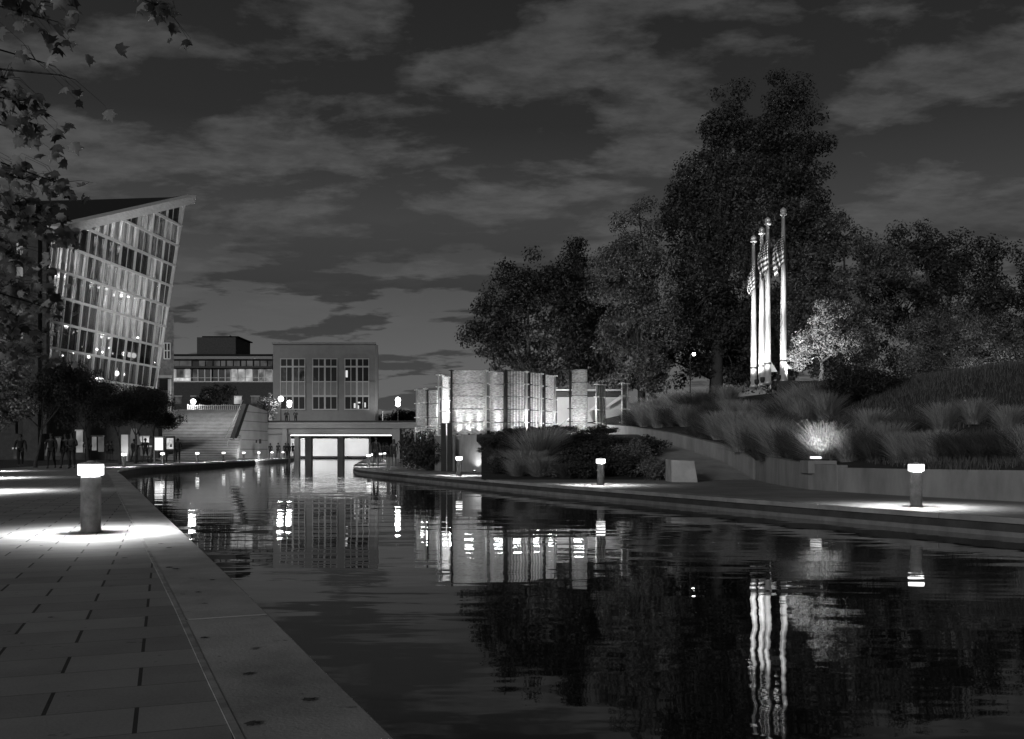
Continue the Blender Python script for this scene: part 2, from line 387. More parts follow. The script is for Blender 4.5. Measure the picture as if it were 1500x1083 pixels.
for j, y in enumerate(ys):
    for a, b in zip(WP[:-1], WP[1:]):
        if a[1] <= y <= b[1]: xw = a[0]+(b[0]-a[0])*(y-a[1])/(b[1]-a[1]); break
    for i in range(nx+1):
        s = (i/nx)**1.6; x = xw+.15+s*60; hv.append((x, float(y), hill(x, float(y)) if i else hill(x, float(y))))
for j in range(len(ys)-1):
    for i in range(nx):
        k = j*(nx+1)+i; hf.append((k, k+1, k+nx+2, k+nx+1))
hb = MB().add(hv, hf); ho = hb.build('hill', M['lawn'], smooth=True); struct(ho)
# ground behind the hill and memorial
struct(MB().add([(-6,60,2.0),(1.5,63.8,3.0),(70,63.8,PL),(900,64,PL),(900,1400,PL),(-6,1400,2.0),(-6,160,2.0)], [(0,1,2,3,4,5,6)]).build('park_ground', M['lawn']))

def wallstrip(pts, h0, thick, mname, label, bev=.01, zbase=RZ-.2):
    path = [(p[0], p[1]) for p in pts]; po = offset(path, thick); n = len(pts)
    vs = [(x, y, zbase if h0 is None else pts[i][2]-h0) for i, (x, y) in enumerate(path)]+[(x, y, zbase if h0 is None else pts[i][2]-h0) for i, (x, y) in enumerate(po)]
    vs += [(x, y, pts[i][2]) for i, (x, y) in enumerate(path)]+[(x, y, pts[i][2]) for i, (x, y) in enumerate(po)]
    fs = []
    for i in range(n-1): fs += [(i, i+1, 2*n+i+1, 2*n+i), (n+i+1, n+i, 3*n+i, 3*n+i+1), (2*n+i, 2*n+i+1, 3*n+i+1, 3*n+i), (i, n+i, n+i+1, i+1)]
    fs += [(0, 2*n, 3*n, n), (n-1, 2*n-1, 4*n-1, 3*n-1)]
    o = MB().add(vs, fs).build('retaining_wall', M[mname], bevel=bev)
    tag(o, label, 'wall'); return o
wallstrip(WP[:6], None, .28, 'cast_wall', 'low straight pale concrete wall behind the rightmost lit bollard')
wallstrip([(WP[5][0]-.02, WP[5][1]+.02, .93)]+[(a, b, c+.06) for a, b, c in WP[6:10]], None, .3, 'cast_wall', 'curved concrete wall rising behind the plaza to a sharp end')
wallstrip([(8.32, 33.0, 1.1)]+WP[10:14], None, .28, 'cast_wall', 'dark sloping concrete wall climbing left below the grassy bank')
# ramp behind the shrubs
rp = MB(); pa = [(5.2,31.5,.292),(5.2,36,.9),(4.4,40,1.5),(3.2,44,1.9)]; pb = [(8.25,32.7,.292),(7.85,36,.9),(6.75,40,1.5),(5.2,44.4,1.9)]
rp.add(pa+pb, [(0,4,5,1),(1,5,6,2),(2,6,7,3)]); struct(rp.build('ramp', M['concrete']))
# small block
b0 = G(983, 30.4); b1 = G(1018, 30.2)
bl = MB().add([(b0.x,30.3,RZ-.05),(b1.x+.08,30.1,RZ-.05),(b1.x+.1,31.3,RZ-.05),(b0.x,31.5,RZ-.05),(b0.x,30.35,.99),(b1.x-.02,30.2,.96),(b1.x-.02,31.3,.97),(b0.x,31.5,1.0)],
              [(0,3,2,1),(4,5,6,7),(0,1,5,4),(1,2,6,5),(2,3,7,6),(3,0,4,7)]).build('concrete_block', mat('pale_block', .42, .85, .25, 2, .003, 40), bevel=.015)
tag(bl, 'short pale square concrete block standing alone beside the dark shrubs', 'block')

# ------------------------------------------------------------------ bollards
def make_bollard(lit=True):
    t = thing('lit_bollard' if lit else 'bollard', 'x', 'bollard')
    MB().lathe([(.125,0),(.125,.012),(.108,.014),(.108,.03),(.104,.034),(.104,.60),(.098,.622)], 32).build('post', M['bollard'], t, True)
    if lit: MB().lathe([(.09,.626),(.132,.632),(.134,.64),(.134,.745),(.128,.752)], 32).build('lamp_head', M['sleeve'], t, False)
    else: MB().lathe([(.1,.626),(.132,.632),(.134,.64),(.134,.72),(.128,.73)], 32).build('lamp_head', M['dark'], t)
    MB().lathe([(.136,.753),(.136,.762),(.05,.776),(.03,.79),(.005,.795)], 32).build('cap', M['steel'] if lit else M['dark'], t, False)
    return t
BW_ = 1250
def bollard_light(x, y, z, w=BW_):
    l = bpy.data.lights.new("bollard_light", 'SPOT'); l.spot_size = R(164); l.spot_blend = .9; l.shadow_soft_size = .085; l.energy = w
    o = bpy.data.objects.new("bollard_light", l); C.objects.link(o); o.location = (x, y, z+.69)
bp0 = make_bollard()
BL = [(133, 10.57, LZ, 'large lit bollard nearest the viewer on the left paved walk'),
 (181.5, 52.5, LZ, 'lit grey bollard on the left walk before the pale glowing pillar'),
 (238, 62.5, LZ, 'lit bollard with a dark post left of the lone person by the bright panels'),
 (289, 72, LZ, 'lit bollard at the foot of the stairs, just right of the lone person'),
 (327.5, 80, LZ, 'lit bollard before the right side of the stairs'),
 (357, 88.5, LZ, 'lit bollard before the left half of the slanted stair wall'),
 (379, 96, LZ, 'lit bollard before the right half of the slanted stair wall'),
 (398.5, 104, LZ, 'lit bollard beside the person left of the bridge pillar'),
 (414.5, 111, LZ, 'lit bollard at the bridge mouth beside the far group of walkers'),
 (1342, 17.1, RZ, 'lit bollard farthest right, in front of the low straight wall'),
 (880, 27.7, RZ, 'lit bollard in front of the dark shrubs on the right bank'),
 (672.5, 38.0, RZ, 'lit bollard in front of the glass memorial walls'),
 (540, 58.5, RZ, 'lit bollard at the tip of the right bank, left of the walking couple'),
 (546.5, 72, RZ, 'lit bollard half hidden behind the left walker of the couple'),
 (557.5, 86, RZ, 'left of two far lit bollards seen between the walking couple'),
 (563.5, 99, RZ, 'right of two far lit bollards seen between the walking couple')]
first = True
for px, d, z, lab in BL:
    o = bp0 if first else copy_tree(bp0); first = False
    g = G(px, d, z); o.location = g; tag(o, lab, 'bollard', 'lit bollards along the canal walks')
    bollard_light(g.x, g.y, g.z)
# more of the left row, set unseen off to the left for light pools
for k, (d, lab) in enumerate(((21.3, 'second lit bollard of the left walk, just outside the left edge of view'), (31.6, 'third lit bollard of the left walk, just outside the left edge of view'), (42.0, 'fourth lit bollard of the left walk, just outside the left edge of view'))):
    g = G(-14, d, LZ); o = copy_tree(bp0); o.location = g; tag(o, lab, 'bollard', 'lit bollards along the canal walks'); bollard_light(g.x, g.y, g.z, 2600)
ub = make_bollard(False); ub.location = G(569, 50.5, RZ); ub.scale = (1,1,1.06); tag(ub, 'dark unlit bollard right beside the walking couple', 'bollard')

# ------------------------------------------------------------------ foliage
def leaves_mesh(cent, size, rng, aspect=.6, nrm=None):
    n = len(cent); a = rng.normal(size=(n,3))
    if nrm is not None:
        nn = nrm+rng.normal(size=(n,3))*.38; nn /= np.linalg.norm(nn, axis=1)[:,None]; a -= (a*nn).sum(1)[:,None]*nn
    a /= np.linalg.norm(a, axis=1)[:,None]
    b = np.cross(nn, a) if nrm is not None else rng.normal(size=(n,3)); b -= (b*a).sum(1)[:,None]*a; b /= np.linalg.norm(b, axis=1)[:,None]
    s = size*(.6+.8*rng.random(n))[:,None]
    V = np.stack([cent-a*s*.5, cent+b*s*.5*aspect-a*s*.05, cent+a*s*.5, cent-b*s*.5*aspect-a*s*.05], 1).reshape(-1,3)
    return V, np.arange(4*n).reshape(n,4)
def clumps(blobs, nclump, nleaf, rc, rng, shell=.5):
    """blobs: world ellipsoids (c, (rx,ry,rz)). Returns clump centres and leaf centres"""
    wts = np.array([b[1][0]*b[1][2] for b in blobs]); wts = wts/wts.sum(); cc = []
    for i in rng.choice(len(blobs), nclump, p=wts):
        c, r = blobs[i]; d = rng.normal(size=3); d /= np.linalg.norm(d); rr = shell+(1-shell)*rng.random()**.6 if rng.random() < .8 else rng.random()*shell
        cc.append(np.array(c)+d*rr*np.array(r))
    cc = np.array(cc); rs = rc*(.55+.9*rng.random(nclump))
    k = rng.choice(nclump, nleaf, p=rs**2/(rs**2).sum()); off = rng.normal(size=(nleaf,3)); off /= np.linalg.norm(off, axis=1)[:,None]; off *= (rng.random(nleaf)**.45)[:,None]
    off[:,2] *= .75
    no = off+np.array([0,0,.35]); no = no/(np.linalg.norm(no, axis=1)[:,None]+1e-6)
    return cc, cc[k]+off*rs[k][:,None], no
def tree(name, label, d, blobs_px, base, leafn, leaf, m, nclump=90, rc=.8, trunk_r=.2, group=None, seed=1, depth=.85, limbs=True, shell=.5, cat='tree'):
    rng = np.random.default_rng(seed); s = F/d
    leafn = int(leafn*1.9); leaf *= .68; nclump = int(nclump*1.5); rc *= .82
    bl = []
    for px, py, rx, ry in blobs_px:
        p = P(px, py, d); bl.append(((p.x, p.y+rng.normal()*rx/s*.25, p.z), (rx/s, rx/s*depth, ry/s)))
    loc = Vector(base); t = thing(name, label, cat, loc, group)
    cc, lc, no = clumps(bl, nclump, leafn, rc, rng, shell)
    kp = lc[:,2] > loc.z+.02; lc = lc[kp]; no = no[kp]
    V, Fc = leaves_mesh(lc, leaf, rng, nrm=no); quick('crown', V, Fc, m, t, loc)
    if limbs:
        tb = MB(); cz = np.mean([b[0][2] for b in bl]); cx = np.mean([b[0][0] for b in bl]); cy = np.mean([b[0][1] for b in bl])
        fork = Vector((loc.x*.6+cx*.4, loc.y*.6+cy*.4, loc.z+(cz-loc.z)*.5))
        tb.tube([loc-Vector((0,0,.2)), loc+Vector((0,0,.3)), loc.lerp(fork, .6)+Vector((.05,0,0)), fork], [trunk_r*1.35, trunk_r, trunk_r*.85, trunk_r*.7], 10)
        for c, r in bl:
            cv = Vector(c); mid = fork.lerp(cv, .5)+Vector((rng.normal()*.2, rng.normal()*.2, .2))
            tb.tube([fork, mid, cv], [trunk_r*.5, trunk_r*.3, trunk_r*.15], 6)
        for c in cc[::3]:
            cv = Vector(c); near = min(bl, key=lambda q: (Vector(q[0])-cv).length); st = Vector(near[0])
            tb.tube([st, st.lerp(cv, .5)+Vector((rng.normal()*.1, 0, .1)), cv], [trunk_r*.16, trunk_r*.1, trunk_r*.04], 5, False)
        tb.build('trunk', M['bark'], t, True)
    return t
BG = 'park trees behind the memorial'
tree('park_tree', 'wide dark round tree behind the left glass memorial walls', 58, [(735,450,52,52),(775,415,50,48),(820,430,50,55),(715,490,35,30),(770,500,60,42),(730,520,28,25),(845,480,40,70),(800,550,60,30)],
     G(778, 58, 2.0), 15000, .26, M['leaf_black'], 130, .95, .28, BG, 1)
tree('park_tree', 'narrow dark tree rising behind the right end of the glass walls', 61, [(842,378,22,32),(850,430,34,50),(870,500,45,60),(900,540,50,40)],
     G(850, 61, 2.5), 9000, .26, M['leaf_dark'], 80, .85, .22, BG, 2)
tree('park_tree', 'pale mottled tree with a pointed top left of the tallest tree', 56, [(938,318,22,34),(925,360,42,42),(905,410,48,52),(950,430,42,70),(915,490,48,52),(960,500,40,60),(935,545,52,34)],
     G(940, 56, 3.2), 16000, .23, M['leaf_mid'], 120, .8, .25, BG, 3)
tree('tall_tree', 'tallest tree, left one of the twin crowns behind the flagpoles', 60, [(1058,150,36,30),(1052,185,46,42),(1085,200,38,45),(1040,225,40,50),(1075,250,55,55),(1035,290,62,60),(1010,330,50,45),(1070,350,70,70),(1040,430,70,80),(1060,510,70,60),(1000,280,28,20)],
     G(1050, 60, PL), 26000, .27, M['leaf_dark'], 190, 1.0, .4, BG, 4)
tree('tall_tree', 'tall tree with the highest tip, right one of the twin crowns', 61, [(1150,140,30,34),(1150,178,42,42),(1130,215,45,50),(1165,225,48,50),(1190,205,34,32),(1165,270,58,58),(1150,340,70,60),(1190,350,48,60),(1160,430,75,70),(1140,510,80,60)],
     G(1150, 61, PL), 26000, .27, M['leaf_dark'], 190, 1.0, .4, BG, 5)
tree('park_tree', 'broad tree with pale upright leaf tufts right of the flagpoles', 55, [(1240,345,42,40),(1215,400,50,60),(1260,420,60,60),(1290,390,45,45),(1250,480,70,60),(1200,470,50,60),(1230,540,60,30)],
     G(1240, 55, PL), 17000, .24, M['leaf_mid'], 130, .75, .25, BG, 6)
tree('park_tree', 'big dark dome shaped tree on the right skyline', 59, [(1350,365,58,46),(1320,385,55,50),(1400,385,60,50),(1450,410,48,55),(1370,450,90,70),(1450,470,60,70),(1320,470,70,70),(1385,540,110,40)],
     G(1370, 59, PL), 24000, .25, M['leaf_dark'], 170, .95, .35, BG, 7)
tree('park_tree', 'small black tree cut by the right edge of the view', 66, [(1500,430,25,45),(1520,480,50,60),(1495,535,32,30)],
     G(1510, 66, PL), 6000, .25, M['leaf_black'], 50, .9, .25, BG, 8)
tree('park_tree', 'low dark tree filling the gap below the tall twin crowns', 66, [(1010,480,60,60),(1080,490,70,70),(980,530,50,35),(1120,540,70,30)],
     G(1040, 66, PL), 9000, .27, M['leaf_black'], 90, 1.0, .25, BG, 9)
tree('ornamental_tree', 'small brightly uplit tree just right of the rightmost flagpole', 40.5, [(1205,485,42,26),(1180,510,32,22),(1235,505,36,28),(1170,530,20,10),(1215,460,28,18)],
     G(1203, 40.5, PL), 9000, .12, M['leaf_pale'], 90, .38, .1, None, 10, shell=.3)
tree('ornamental_tree', 'spreading grey leaved tree on the lawn at the far right', 45, [(1350,480,48,32),(1400,475,60,34),(1455,490,55,40),(1370,520,60,34),(1440,530,60,28),(1490,520,35,34),(1340,540,35,20)],
     G(1393, 45, PL), 17000, .13, M['leaf_mid'], 150, .5, .13, None, 12, shell=.3)
tree('yew_bush', 'dark dense bush on the hill between the two small trees', 35, [(1265,545,48,34),(1240,570,40,28),(1300,560,40,34),(1330,585,30,20),(1285,590,55,25)],
     G(1278, 35, hill(13.2,35)), 9000, .11, M['leaf_black'], 90, .45, .1, None, 13, cat='bush')

# left side: row of small plaza trees with dark clipped crowns
RW = 'small plaza trees before the glass building'
for i, (px, d, lab, bl) in enumerate((
  (52, 50, 'leftmost dark plaza tree, its pale thin trunk beside the lone dark walker', [(70,580,45,34),(95,568,40,38),(40,600,38,24),(85,548,28,20)]),
  (129, 56, 'dark plaza tree right behind the nearest bollard', [(118,556,38,30),(140,585,42,30),(95,600,40,22)]),
  (176, 61, 'dark plaza tree whose trunk stands left of the glowing pillar', [(165,590,38,26),(150,605,34,20),(185,600,30,20)]),
  (198, 65, 'dark plaza tree with a forked trunk over the pair of walkers', [(200,585,30,22),(215,600,28,18),(185,610,30,14)]),
  (221, 69, 'rightmost dark plaza tree reaching over the bright panels', [(232,595,26,16),(248,615,24,12),(215,612,28,14),(222,580,20,12)]))):
    tree('plaza_tree', lab, d, bl, G(px, d, LZ), 8500, .15, M['leaf_black'], 80, .6, .09, RW, 30+i, shell=.2)
tree('locust_tree', 'pale feathery tree at the far left edge below the broad leaves', 27, [(5,470,35,40),(20,540,30,35),(0,590,38,42),(25,590,24,28),(-30,560,50,80)],
     G(-20, 27, LZ), 14000, .12, M['needle'], 120, .35, .12, None, 40, shell=.2)
tree('terrace_tree', 'small dark tree behind the top of the stairs', 118, [(318,580,24,17),(335,572,12,8),(300,588,12,10)], G(318, 118, 5.6), 2600, .3, M['leaf_black'], 36, .8, .1, None, 41)
tree('terrace_tree', 'small pale lit tree behind the slanted stair wall', 117, [(393,590,12,14),(400,602,9,12),(385,598,10,10)], G(392, 117, 4.9), 1800, .25, M['leaf_pale'], 30, .6, .1, None, 42)
tree('distant_tree', 'faint far tree behind the bridge lamp', 210, [(585,612,24,12),(560,618,16,8),(605,615,16,10)], G(585, 210, 2), 2400, .6, M['leaf_dark'], 30, 1.5, .2, None, 43)

# near maple overhanging from the left, real lobed leaves
def maple():
    rng = np.random.default_rng(5); loc = Vector((-7.2, 4.6, LZ))
    t = thing('maple_tree', 'near maple overhanging the left edge with broad lobed leaves', 'tree', loc)
    spots_ = [(30,15,40,20,6.0,38),(105,8,16,14,5.5,7),(52,88,14,12,6.0,9),(88,110,3,3,5.2,1),(66,28,10,6,6,3),(5,115,18,18,6.3,14),(20,150,26,30,6.3,42),(22,190,20,20,6.3,16),
              (226,6,32,9,5.6,16),(30,262,40,14,6.8,34),(85,268,26,10,6.8,12),(20,300,42,16,7,55),(30,330,28,14,7,32),(8,372,24,26,7,56),(18,425,26,26,7.4,72),(12,480,28,26,7.4,80),(30,520,26,18,7.4,50),(72,452,8,8,7.2,4)]
    lobes = [(0,-.5),(.18,-.42),(.42,-.38),(.34,-.2),(.55,.06),(.33,.05),(.28,.22),(.14,.2),(0,.55),(-.14,.2),(-.28,.22),(-.33,.05),(-.55,.06),(-.34,-.2),(-.42,-.38),(-.18,-.42)]
    V = []; Fs = []; br = MB(); root = loc+Vector((0,0,3.2)); fork = Vector((-5.2,5.3,3.6))
    br.tube([loc-Vector((0,0,.1)), loc+Vector((0,0,1.5)), root, loc+Vector((.3,.2,5.5))], [.26,.2,.18,.1], 12)
    for px, py, rx, ry, d, n in spots_:
        c = P(px, py, d); st = Vector((-4.6, 5.6, c.z+.35)) if px < 150 else Vector((-3.9, 5.2, c.z+.6))
        br.tube([Vector((loc.x, loc.y, min(c.z+.4, 5.4))), Vector((-5.6,5.2,c.z+.5)), st, c], [.05,.03,.014,.004], 6)
        for k in range(int(n*1.4) if n > 1 else 1):
            q = c+Vector((rng.normal()*rx*.5/F*d, rng.normal()*.35, rng.normal()*ry*.5/F*d)); s = .08*(.55+.9*rng.random()); cu = -.1-.5*rng.random()
            nrm = Vector((rng.normal()*.5, -1, rng.normal()*.5+.35)).normalized() if n > 1 else Vector((.1,-1,.1)).normalized()
            if rng.random() < .35 and n > 1: nrm = Vector(rng.normal(size=3)).normalized()
            up = Vector((rng.normal()*.5, 0, -1)); up = (up-nrm*up.dot(nrm)).normalized(); rt = up.cross(nrm)
            o = len(V); V.append(tuple(q))
            for (a, b) in lobes: V.append(tuple(q+rt*a*s+up*b*s+nrm*(cu*s*(a*a*3+b*b))))
            Fs += [(o, o+1+i, o+1+(i+1) % 16) for i in range(16)]
            if k % 2 == 0: br.tube([q-up*s*.45, q-up*s*.8, q.lerp(c, .6)-up*s*.9, c], [.001,.001,.0015,.003], 4, False)
    quick('leaves', V, Fs, M['maple'], t, loc)
    br.build('trunk', M['bark'], t, True)
maple()

# ornamental grasses and shrubs on the bank
def grass_clump(h, r, n, seed, curve=.5, w=.012):
    rng = np.random.default_rng(seed); V = []; Fs = []
    th = rng.random(n)*2*math.pi; rb = r*.3*np.sqrt(rng.random(n)); hh = h*(.3+.8*rng.random(n)**.7); sp = r*(.1+1.1*rng.random(n)); lowb = rng.random(n) < .18; hh = np.where(lowb, hh*.45, hh); sp = np.where(lowb, sp*1.35, sp)
    az = th+rng.normal(size=n)*1.0
    for seg in range(4):
        t = seg/3
        x = rb*np.cos(th)+sp*np.cos(az)*t**1.5*1.0; y = rb*np.sin(th)+sp*np.sin(az)*t**1.5
        z = hh*(t-curve*.35*t**3)
        ww = w*(1-t*.85); px_ = -np.sin(az+.6)*ww; py_ = np.cos(az+.6)*ww
        V.append(np.stack([x-px_, y-py_, z], 1)); V.append(np.stack([x+px_, y+py_, z], 1))
    V = np.stack(V, 1).reshape(-1,3); base = np.arange(n)[:,None]*8
    Fc = np.concatenate([base+np.array([2*s, 2*s+1, 2*s+3, 2*s+2]) for s in range(3)], 0)
    return V, Fc
def clump_proto(name, m, h, r, n, seed, w=.012):
    V, Fc = grass_clump(h, r, n, seed, w=w); o = quick(name, V, Fc, m); return o
def shrub_mesh(name, m, r, h, n, leaf, seed):
    rng = np.random.default_rng(seed)
    bl = [((rng.normal()*r*.35, rng.normal()*r*.35, h*(.35+.3*rng.random())), (r*.6, r*.6, h*.42)) for _ in range(5)]
    cc, lc, no = clumps(bl, 45, n, r*.3, rng, .5); kp = lc[:,2] > 0.02; lc = lc[kp]; V, Fc = leaves_mesh(lc, leaf, rng, nrm=no[kp])
    return quick(name, V, Fc, m)
protoG = [clump_proto('feather_grass', M['grass_pale'], 1.15, .75, 1500, 50+i) for i in range(3)]
protoD = [clump_proto('dark_grass', M['grass_dark'], 1.0, .8, 1300, 60+i) for i in range(2)]
protoS = [shrub_mesh('dark_shrub', M['leaf_dark'], .9, 1.3, 3800, .09, 70+i) for i in range(3)]
protoL = [shrub_mesh('flowering_shrub', M['leaf_pale'], .6, .9, 2200, .06, 80+i) for i in range(2)]
usedp = set()
def place(proto, x, y, z, s, sz=None, label=None, cat='plant', group=None):
    o = proto if proto.name not in usedp else proto.copy()
    if proto.name in usedp: C.objects.link(o)
    else: usedp.add(proto.name)
    o.location = (x, y, z-.03); o.rotation_euler = (0, 0, rnd.random()*6.28); o.scale = (s, s, sz or s)
    tag(o, label, cat, group); return o
# berm in front of the memorial
def berm(x, y):
    # rises from the plaza to the memorial terrace
    t = (y-33.2)/9.5; t = max(0, min(1, t)); return RZ+1.72*t*t*(3-2*t)
bv = []; bf = []
for j in range(15):
    y = 32.8+j*.9
    xl = (705-750)/F*y+(.0 if j < 8 else -.2); xr = (978-750)/F*y-.15*j+(.3)
    for i in range(25): x = xl+(xr-xl)*i/24; bv.append((x, y, berm(x, y)))
for j in range(14):
    for i in range(24): k = j*25+i; bf.append((k, k+1, k+26, k+25))
struct(MB().add(bv, bf).build('berm', M['soil'], smooth=True))
def ground_z(x, y): return hill(x, y) if side(x, y) else berm(x, y)
# berm plants: (px, d, kind, scale, label)
bermp = [(742,35.2,'S',.75,'low dark shrub at the foot of the plinth left of the grasses'),(728,35.8,'L',.8,'leafy low shrub just right of the uplit wall corner'),(758,34.4,'G',.85,'pale grass tuft closest to the walk left of the big tuft'),(790,34.3,'G',1.0,'pale grass tuft at the walk edge under the line patterned glass'),(812,34.0,'L',.9,'leafy shrub at the walk edge right of the pale tufts'),(832,33.8,'D',.9,'dark grass at the walk edge left of the middle lit bollard'),(860,33.6,'S',.8,'low dark shrub right behind the middle lit bollard post'),(745,38.4,'S',1.0,'dark shrub halfway up against the plinth face'),(765,42,'S',.8,'dark shrub on the crest before the line patterned glass'),(790,42.5,'S',.8,'dark shrub on the crest before the last joined panels'),(712,38.2,'S',.55,'small dark shrub right of the uplit wall corner'),(735,36.5,'D',1.0,'dark grass clump left of the tall feathery grass'),
 (722,39,'S',.9,'dark shrub against the memorial plinth'),(750,40,'S',1.1,'dark shrub high against the plinth behind the tall grass'),
 (770,35.0,'G',1.15,'pale feathery grass at the walk edge below the grid patterned glass'),(785,36.6,'G',1.7,'tallest feathery grass reaching up over the glass wall foot'),(800,38.0,'G',1.45,'feathery grass just right of the tallest one'),
 (757,35.8,'G',.95,'low feathery grass left of the tall one'),(815,35.2,'D',1.0,'dark grass clump near the walk under the far glass walls'),
 (835,38,'S',1.2,'dark shrub below the separate glass slab'),(860,39.5,'S',1.2,'dark shrub just right of the glass slab foot'),(822,41.5,'S',1.0,'dark shrub at the crest left of the glass slab'),
 (870,36,'S',1.1,'dark shrub behind the middle lit bollard'),(845,34.8,'S',.9,'dark shrub near the walk, left of the middle lit bollard'),(895,38.5,'S',1.2,'dark shrub behind and right of the middle lit bollard'),
 (905,34.6,'S',1.0,'dark shrub near the walk, right of the middle lit bollard'),(882,41.5,'S',1.0,'dark shrub at the crest below the narrow glass posts'),
 (922,36.2,'L',1.4,'pale blossomed shrub below the left end of the sloping wall'),(937,34.2,'S',.95,'dark shrub left of the leafy shrub by the concrete block'),
 (952,33.4,'L',1.1,'leafy grey shrub two steps left of the concrete block'),(968,32.2,'L',1.25,'leafy grey shrub touching the concrete block'),(945,37.5,'S',1.0,'dark shrub below the sloping wall')]
PR = {'S': (protoS, 'shrub', 'planting on the memorial berm'), 'D': (protoD, 'grass', 'planting on the memorial berm'), 'G': (protoG, 'grass', 'planting on the memorial berm'), 'L': (protoL, 'shrub', 'planting on the memorial berm')}
for i, (px, d, k, s, lab) in enumerate(bermp):
    g = G(px, d); pr, cat, grp = PR[k]; sk_ = {'S': .85 if d < 38 else .7, 'D': .95, 'G': .95, 'L': .95}[k]; place(pr[i % len(pr)], g.x, g.y, berm(g.x, g.y), s*sk_*(1.25 if k == 'S' else 1), s*(sk_*.8 if (k != 'S' or d < 35.6) else .72 if d < 38 else .42), lab, cat, grp)
bz = [(622,49.5,1.5),(612,52,1.2),(634,47.8,1.3),(648,47.5,1.0)]
for i, (px, d, s) in enumerate(bz):
    g = G(px, d, RZ); place(protoS[i % 3], g.x, g.y, RZ, s, s*1.25, ['round dark shrub left of the memorial plinth', 'farther dark shrub at the left end of the memorial', 'dark shrub tight against the plinth left face', 'dark shrub left of the bollard before the memorial'][i], 'shrub', 'dark shrubs left of the memorial')
# hill plants: ordered rows from the wall up
hp = [(1148,36.2,1.3),(1163,36,1.25),(1178,36.1,1.3),(1193,36,1.25),(1208,36.2,1.3),(1222,36,1.2),(925,44.8,.9),(945,44,1.0),(965,43,1.0),(940,48,1.0),(985,42.5,1.1),(1005,41.8,1.0),(960,47.5,1.1),(1015,45,1.25),(1040,44.6,1.25),(1065,44,1.1),(990,46.5,1.2),
 (1030,38.6,1.1),(1055,37.6,1.15),(1080,36.6,1.2),(1045,41,1.1),(1075,39.8,1.0),(1100,38.6,1.0),(1130,36.6,1.0),
 (1085,34.2,1.1),(1108,34.6,1.25),(1128,33.2,1.2),(1100,36.8,.9),(1150,34.6,1.1),(1180,34.8,1.1),(1210,34.4,1.1),
 (1120,30.4,1.15),(1142,29.4,1.2),(1165,28.6,1.1),(1150,31.6,1.0),(1180,30.4,1.05),(1205,29.6,1.0),
 (1186,26.3,1.0),(1204,25.6,1.15),(1228,25.9,.9),(1243,25.2,.9),(1262,25.6,1.0),(1282,24.6,.9),(1300,25.4,.85),(1240,28.8,1.0),(1275,28,.9),
 (1322,23.6,.8),(1345,23.2,.75),(1368,22.8,.8),(1392,22.6,.8),(1415,22.2,.8),(1440,21.8,.75),(1462,21.6,.8),(1484,21.2,.8),(1506,21,.8),(1330,26,.8),(1380,25.6,.8),(1425,25.4,.7),(1475,24.6,.7)]
names_x = ['just right of the narrow glass posts','at the left end of the sloping wall','over the middle of the sloping wall','over the right part of the sloping wall','under the flagpoles','left of the uplit grass','right of the uplit grass','above the wall, left of the last bollard','above the straight wall near the last bollard','above the straight wall at the far right']
def where(px): return names_x[min(9, max(0, int((px-915)/60)))]
uplab = {}
for i, (px, d, s) in enumerate(hp):
    g = G(px, d); z = hill(g.x, g.y); yy = int(HY-(z-CZ)*F/d)
    pal = (i*7+px) % 10 < 5 or px in (1204,1128,1142,1108)
    if px == 1204: lab = 'brightly uplit feathery grass over the small wall lamp'; pal = True
    else:
        key = (where(px), pal); uplab[key] = uplab.get(key, 0)+1; n = uplab[key]
        ordn = ['', 'second ', 'third ', 'fourth ', 'fifth ', 'sixth ', 'seventh ', 'eighth '][n-1]
        lab = f"{'pale feathery' if pal else 'dark'} {'grass' } clump {where(px)}, {ordn or 'first '}from the left"
    pr = protoG if pal else protoD
    place(pr[i % len(pr)], g.x, g.y, z, s, None, lab, 'grass', 'grasses on the hillside')
# lawn blades on the right slope (uncountable)
rng = np.random.default_rng(9); pts = []
while len(pts) < 26000:
    x = rng.uniform(9, 32); y = rng.uniform(19.5, 40); 
    if side(x, y) and abs(x/y) < .62 and x/y > .3: pts.append((x, y, hill(x, y)))
pts = np.array(pts); n = len(pts); a = rng.random(n)*6.28; hgt = .10+.12*rng.random(n); w_ = .012
V = np.stack([pts+np.stack([-np.cos(a)*w_, -np.sin(a)*w_, a*0-.02], 1), pts+np.stack([np.cos(a)*w_, np.sin(a)*w_, a*0-.02], 1), pts+np.stack([rng.normal(size=n)*.04, rng.normal(size=n)*.04, hgt], 1)], 1).reshape(-1,3)
lw_ = quick('lawn_grass', V, np.arange(3*n).reshape(n,3), M['grass_dark']); lw_['kind'] = 'stuff'; tag(lw_, 'short dark grass growing over the right hillside', 'grass')

# wall lamp under the bright grass
wl = thing('wall_lamp', 'small bright lamp on its concrete pedestal over the curved wall', 'lamp', G(1203, 24.35, 0))
MB().box(G(1184,24.3).x, G(1226,24.3).x, 24.3, 25.0, .7, 1.03).build('pedestal', M['cast_wall'], wl, bevel=.01)
MB().box(G(1188,24.3).x, G(1217,24.3).x, 24.4, 24.75, 1.034, 1.075).build('fixture', M['dark'], wl)
MB().box(G(1192,24.4).x, G(1203,24.4).x, 24.38, 24.7, 1.078, 1.135).build('lens', emit('wall_lens', 1, 1.6), wl)
spot(G(1199,24.5,1.25), G(1208,25.8,2.6), 85, 100, .9, .06)

